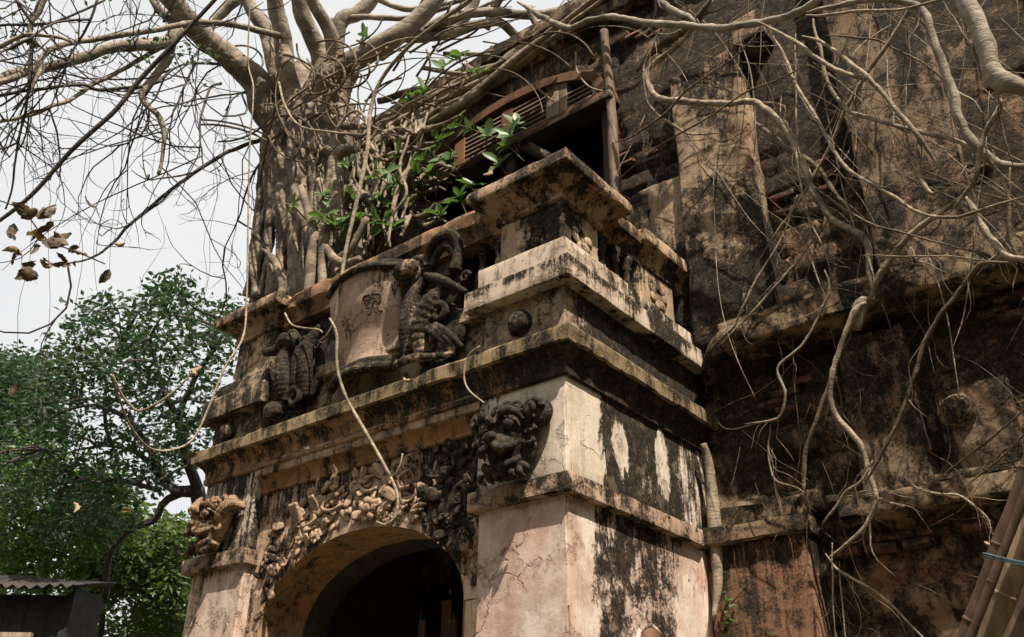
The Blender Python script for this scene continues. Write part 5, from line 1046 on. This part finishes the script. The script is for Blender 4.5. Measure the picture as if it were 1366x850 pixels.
# ------------------------------------------------------------------ bamboo poles at the lower right, tied with blue wire
bb = thing('bamboo_poles', 'bundle of dry bamboo poles tied with blue wire at lower right corner', 'poles', atD(1330, 850, 2.9)); o0 = np.array(bb.location)
def pole(a, b, r, D, m, seed):
    A, B = atD(*a, D), atD(*b, D); d = B-A; A = A-d*.7; B = B+d*.5; L = np.linalg.norm(B-A); n = int(L/.24); pts = []; rad = []
    for i in range(n*4+1):
        t = i/(n*4); pts.append(A+(B-A)*t-o0); ph = i % 4; rad.append(r*(1.12 if ph == 0 else 1.0 if ph != 2 else .96))
    C = np.array(pts); V, Q = tube(C, rad, 12, .06, .003, .05, seed); o = obj('bamboo_pole', mesh_from('bamboo_pole', V, Q, M[m]), bb)
    for i in range(n):
        c = A+(B-A)*(i*4)/(n*4)-o0; q = Vector(d).to_track_quat('Z', 'Y')
        V, Q = lathe([(r*1.02, -.008), (r*1.13, -.003), (r*1.14, .002), (r*1.02, .008)], 14); obj('node_ring', mesh_from('node_ring', V, Q, M[m]), o, loc=c, rot=q.to_euler())
    return A, B
pole((1312, 870), (1384, 680), .036, 2.9, 'bamboo', 1); pole((1282, 870), (1368, 640), .030, 3.02, 'oldpole', 2); pole((1345, 880), (1400, 730), .036, 2.98, 'postwood', 3); pole((1290, 860), (1372, 650), .014, 2.86, 'oldpole', 4)
blue = flat('blue_tie_wire', (.12, .22, .26), .5)
for k in range(3):
    V, Q = tube([atD(1311, 738+k*3, 2.84)-o0, atD(1316, 739+k*3, 2.82)-o0, atD(1340, 745+k*2, 2.80)-o0, atD(1366, 750+k*2, 2.82)-o0, atD(1400, 752+k, 2.9)-o0], .0022, 6, .02, .003); obj('tie_wire', mesh_from('tie_wire', V, Q, blue), bb)

# ------------------------------------------------------------------ shed at the lower left
LEFT = -np.array([RT[0], RT[1], 0]); LEFT /= np.linalg.norm(LEFT); BACK = np.array([-LEFT[1], LEFT[0], 0]); BACK = BACK if BACK@FW > 0 else -BACK
SD = 12.0; c0 = atD(100, 792, SD); top = c0[2]
shed = thing('shed', 'dark low shed with a rusty corrugated roof at the lower left', 'shed', (c0[0], c0[1], 0)); o0 = np.array([c0[0], c0[1], 0])
def W(u, v, z): return LEFT*u+BACK*v+np.array([0, 0, z])
mb = MB(); nx = 121; V = []
for k in (0, 1):
    for i in range(nx):
        u = -.15+4.2*i/(nx-1); w = .028*math.sin(u*2*math.pi/.16)
        for (v, dz) in ((-.35, .0), (.3, .16), (.9, .3)): V.append(W(u, v, top+.02+dz+w-.03*fbm([[u*2, v, 0]], 1, 2)[0]*2-.012*k+.03*u))
ii = np.arange(nx*3).reshape(nx, 3); Q = np.stack([ii[:-1, :-1], ii[1:, :-1], ii[1:, 1:], ii[:-1, 1:]], -1).reshape(-1, 4).tolist(); Q += [[b+nx*3 for b in q[::-1]] for q in Q]
Q += [[i*3, i*3+nx*3, (i+1)*3+nx*3, (i+1)*3] for i in range(nx-1)]
n = NT('rusty_sheet'); f = n.noise(3, 7, .65); n.L(n.mix(n.step(f, .4, .6), (.050, .038, .032), (.028, .028, .028)), n.b.inputs['Base Color']); n.b.inputs['Roughness'].default_value = .7
obj('corrugated_roof', mesh_from('corrugated_roof', V, Q, n.m), shed)
dk = flat('shed_dark_boards', (.035, .033, .032), .9)
rs = random.Random(3)
def obox(name, u0, u1, v0, v1, z0, z1, m, par):
    V = [W(u, v, z) for u in (u0, u1) for v in (v0, v1) for z in (z0, z1)]
    Q = [(0, 1, 3, 2), (4, 6, 7, 5), (0, 4, 5, 1), (2, 3, 7, 6), (0, 2, 6, 4), (1, 5, 7, 3)]; return obj(name, mesh_from(name, V, Q, m, False), par)
for k in range(14): obox('wall_board', .02+k*.29, .02+k*.29+.28, rs.uniform(0, .015), .05, 0, top-.02, dk, shed)
obox('side_wall', .0, .04, .0, .9, 0, top+.1, dk, shed); beamz = atD(50, 845, SD-.4)[2]
obox('wall_rail', .4, 4.1, -.10, -.02, beamz-.10, beamz+.02, M['greywood'], shed); obox('corner_post', -.03, .07, -.06, .06, 0, top, dk, shed)

# ------------------------------------------------------------------ trees behind
def leafcloud(name, centres, per, rad, size, mat, parent, seed, flatten=.8):
    g = np.random.default_rng(seed); C = np.repeat(np.asarray(centres), per, axis=0); n = len(C)
    d = g.normal(size=(n, 3)); d /= np.linalg.norm(d, axis=1, keepdims=True); R_ = np.repeat(np.asarray(rad), per) if not np.isscalar(rad) else rad
    C = C+d*(g.random(n)**.45*R_)[:, None]*np.array([1, 1, flatten])
    a = g.normal(size=(n, 3)); a[:, 2] *= .55; a /= np.linalg.norm(a, axis=1, keepdims=True); b = np.cross(a, g.normal(size=(n, 3))*np.array([.6, .6, 1])+np.array([0, 0, .3])); b /= np.linalg.norm(b, axis=1, keepdims=True)
    s = (size*g.uniform(.6, 1.3, n))[:, None]
    up = np.cross(a, b)*s*.18
    V = np.stack([C-a*s, C+b*s*.48+up, C+a*s, C-b*s*.48+up], 1).reshape(-1, 3); Q = np.arange(n*4).reshape(n, 4)
    return obj(name, mesh_from(name, V, Q, mat, False), parent)
def inpoly(x, y, poly):
    c = False; j = len(poly)-1
    for i in range(len(poly)):
        if (poly[i][1] > y) != (poly[j][1] > y) and x < (poly[j][0]-poly[i][0])*(y-poly[i][1])/(poly[j][1]-poly[i][1])+poly[i][0]: c = not c
        j = i
    return c
def tree(label, poly, D, ncl, per, rad, size, mat, limbs, group, seed, gaps=(), cat='tree', base=None, trunkr=.1, sub=True):
    r_ = random.Random(seed); xs_ = [p[0] for p in poly]; ys_ = [p[1] for p in poly]; cs = []
    while len(cs) < ncl:
        x, y = r_.uniform(min(xs_), max(xs_)), r_.uniform(min(ys_), max(ys_))
        if not inpoly(x, y, poly) or any((x-gx_)**2+(y-gy_)**2 < gr**2 for gx_, gy_, gr in gaps): continue
        cs.append(atD(x, y, r_.uniform(*D)))
    g0 = base if base is not None else cs[0]
    t = thing('tree', label, cat, (g0[0], g0[1], 0), group); o = np.array([g0[0], g0[1], 0])
    nodes = []; mbt = MB()
    for k, (pts, q) in enumerate(limbs):
        P, r = tD(pts, (sum(D)/2), q)
        if k == 0: P = np.vstack([[g0[0], g0[1], -.1], P]); r = np.concatenate([[r[0]*1.15], r])
        C = catmull(P, 20); nodes += list(C); V, Q = tube(P-o, r, 8, .15, .03, .15, k); obj('trunk' if k == 0 else 'branch', mesh_from('branch', V, Q, M['twig'] if trunkr < .2 else M['branch']), t)
    nodes = np.array(nodes)
    if sub:
        for c in cs[::2]:
            d = np.linalg.norm(nodes-c, axis=1); a = nodes[np.argmin(d)]; m = (a+c)/2+np.array([r_.gauss(0, .15) for _ in range(3)]); mbt.add(*tube(np.array([a, m, c])-o, [.03, .02, .006], 5, .2))
        obj('small_branches', mbt.mesh('small_branches', M['twig']), t, kind='stuff')
    leafcloud('crown', np.array(cs)-o, per, rad, size, mat, t, seed)
    return t
GT = 'trees and bushes behind the gateway at left'
tree('tall dark leaved tree filling the left side beside the gateway', [(60, 470), (100, 420), (150, 385), (230, 372), (300, 385), (345, 400), (345, 560), (300, 600), (280, 640), (200, 660), (150, 700), (60, 720), (0, 700), (-40, 650), (-30, 560), (30, 520)], (12.5, 16.5), 185, 60, .38, .062, M['leafdark'],
     [([(275, 760), (268, 690), (262, 652)], [12, 11, 10]), ([(262, 652), (246, 600), (236, 560), (215, 510), (200, 450)], [8, 6, 4, 2]), ([(262, 655), (238, 655), (220, 645), (190, 610), (150, 595), (100, 600)], [9, 7, 4, 2.5, 1.5]), ([(250, 655), (222, 668), (205, 695), (170, 710), (145, 745), (140, 800)], [6, 5, 4, 4, 5]),
      ([(236, 560), (262, 500), (290, 460), (310, 430)], [5, 3, 2]), ([(225, 645), (200, 600), (170, 560), (120, 540), (60, 560)], [5, 4, 3, 1.5]), ([(215, 655), (160, 640), (110, 640), (60, 600)], [4, 2.5, 1.5]), ([(236, 570), (260, 560), (300, 540), (340, 500)], [4, 3, 2]), ([(150, 595), (140, 560), (145, 500), (170, 440)], [3, 2.4, 1.5])], GT, 5,
     gaps=((262, 640, 30), (225, 700, 28), (60, 560, 16), (190, 660, 18), (120, 520, 12), (150, 450, 10), (250, 520, 12), (200, 430, 10), (310, 500, 12), (30, 620, 10)), base=atD(275, 850, 14.5))
tree('pale hazy tree showing at the left edge behind the dark one', [(-40, 480), (30, 482), (70, 500), (80, 560), (40, 600), (-40, 620)], (20, 24), 80, 110, .7, .08, M['leafdark'], [([(0, 800), (5, 700), (15, 600)], [6, 5, 4])], GT, 6, sub=False, base=atD(0, 850, 22))
tree('bright yellow green bush between the shed and the gateway', [(140, 660), (180, 690), (230, 700), (262, 690), (262, 860), (120, 860), (110, 760)], (17, 21), 130, 100, .6, .085, M['leafbright'], [([(195, 860), (196, 800), (198, 740)], [3, 3, 2]), ([(180, 860), (200, 790), (225, 740)], [2, 2, 1])], GT, 7, base=atD(195, 900, 19))
tree('green leafy tree rising behind the shed roof', [(0, 600), (40, 590), (90, 600), (150, 620), (190, 680), (170, 760), (130, 800), (0, 790), (-40, 760)], (15, 19), 135, 80, .48, .075, M['leaf'], [([(132, 860), (133, 800), (138, 740), (125, 690)], [4, 4, 3, 2]), ([(60, 800), (65, 740), (80, 690)], [3, 2, 1])], GT, 8, gaps=((8, 705, 16),), base=atD(132, 900, 17))
# added trees: low in view, tall and unseen behind the camera to cut skylight
mbh = []; rh = random.Random(4); az0 = math.atan2(FW[1], FW[0])
for k in range(1500):
    a = rh.uniform(0, 6.283); da = abs((a-az0+math.pi) % (2*math.pi)-math.pi)
    if da < 1.2: rr_ = rh.uniform(38, 60); z = rh.uniform(.5, 4.0)
    else: rr_ = rh.uniform(13, 24); z = rh.uniform(.5, 12)*min(1, (da-1.0)*2)
    if da < 1.2 and rh.random() < .5: continue
    mbh.append((CAM[0]+rr_*math.cos(a), CAM[1]+rr_*math.sin(a), z))
h = leafcloud('added_grove', mbh, 75, 1.6, .30, M['leafdark'], None, 9); h['label'] = 'added dark trees round the site, tall and unseen behind the camera to cut skylight'; h['category'] = 'added_grove'; h['kind'] = 'stuff'
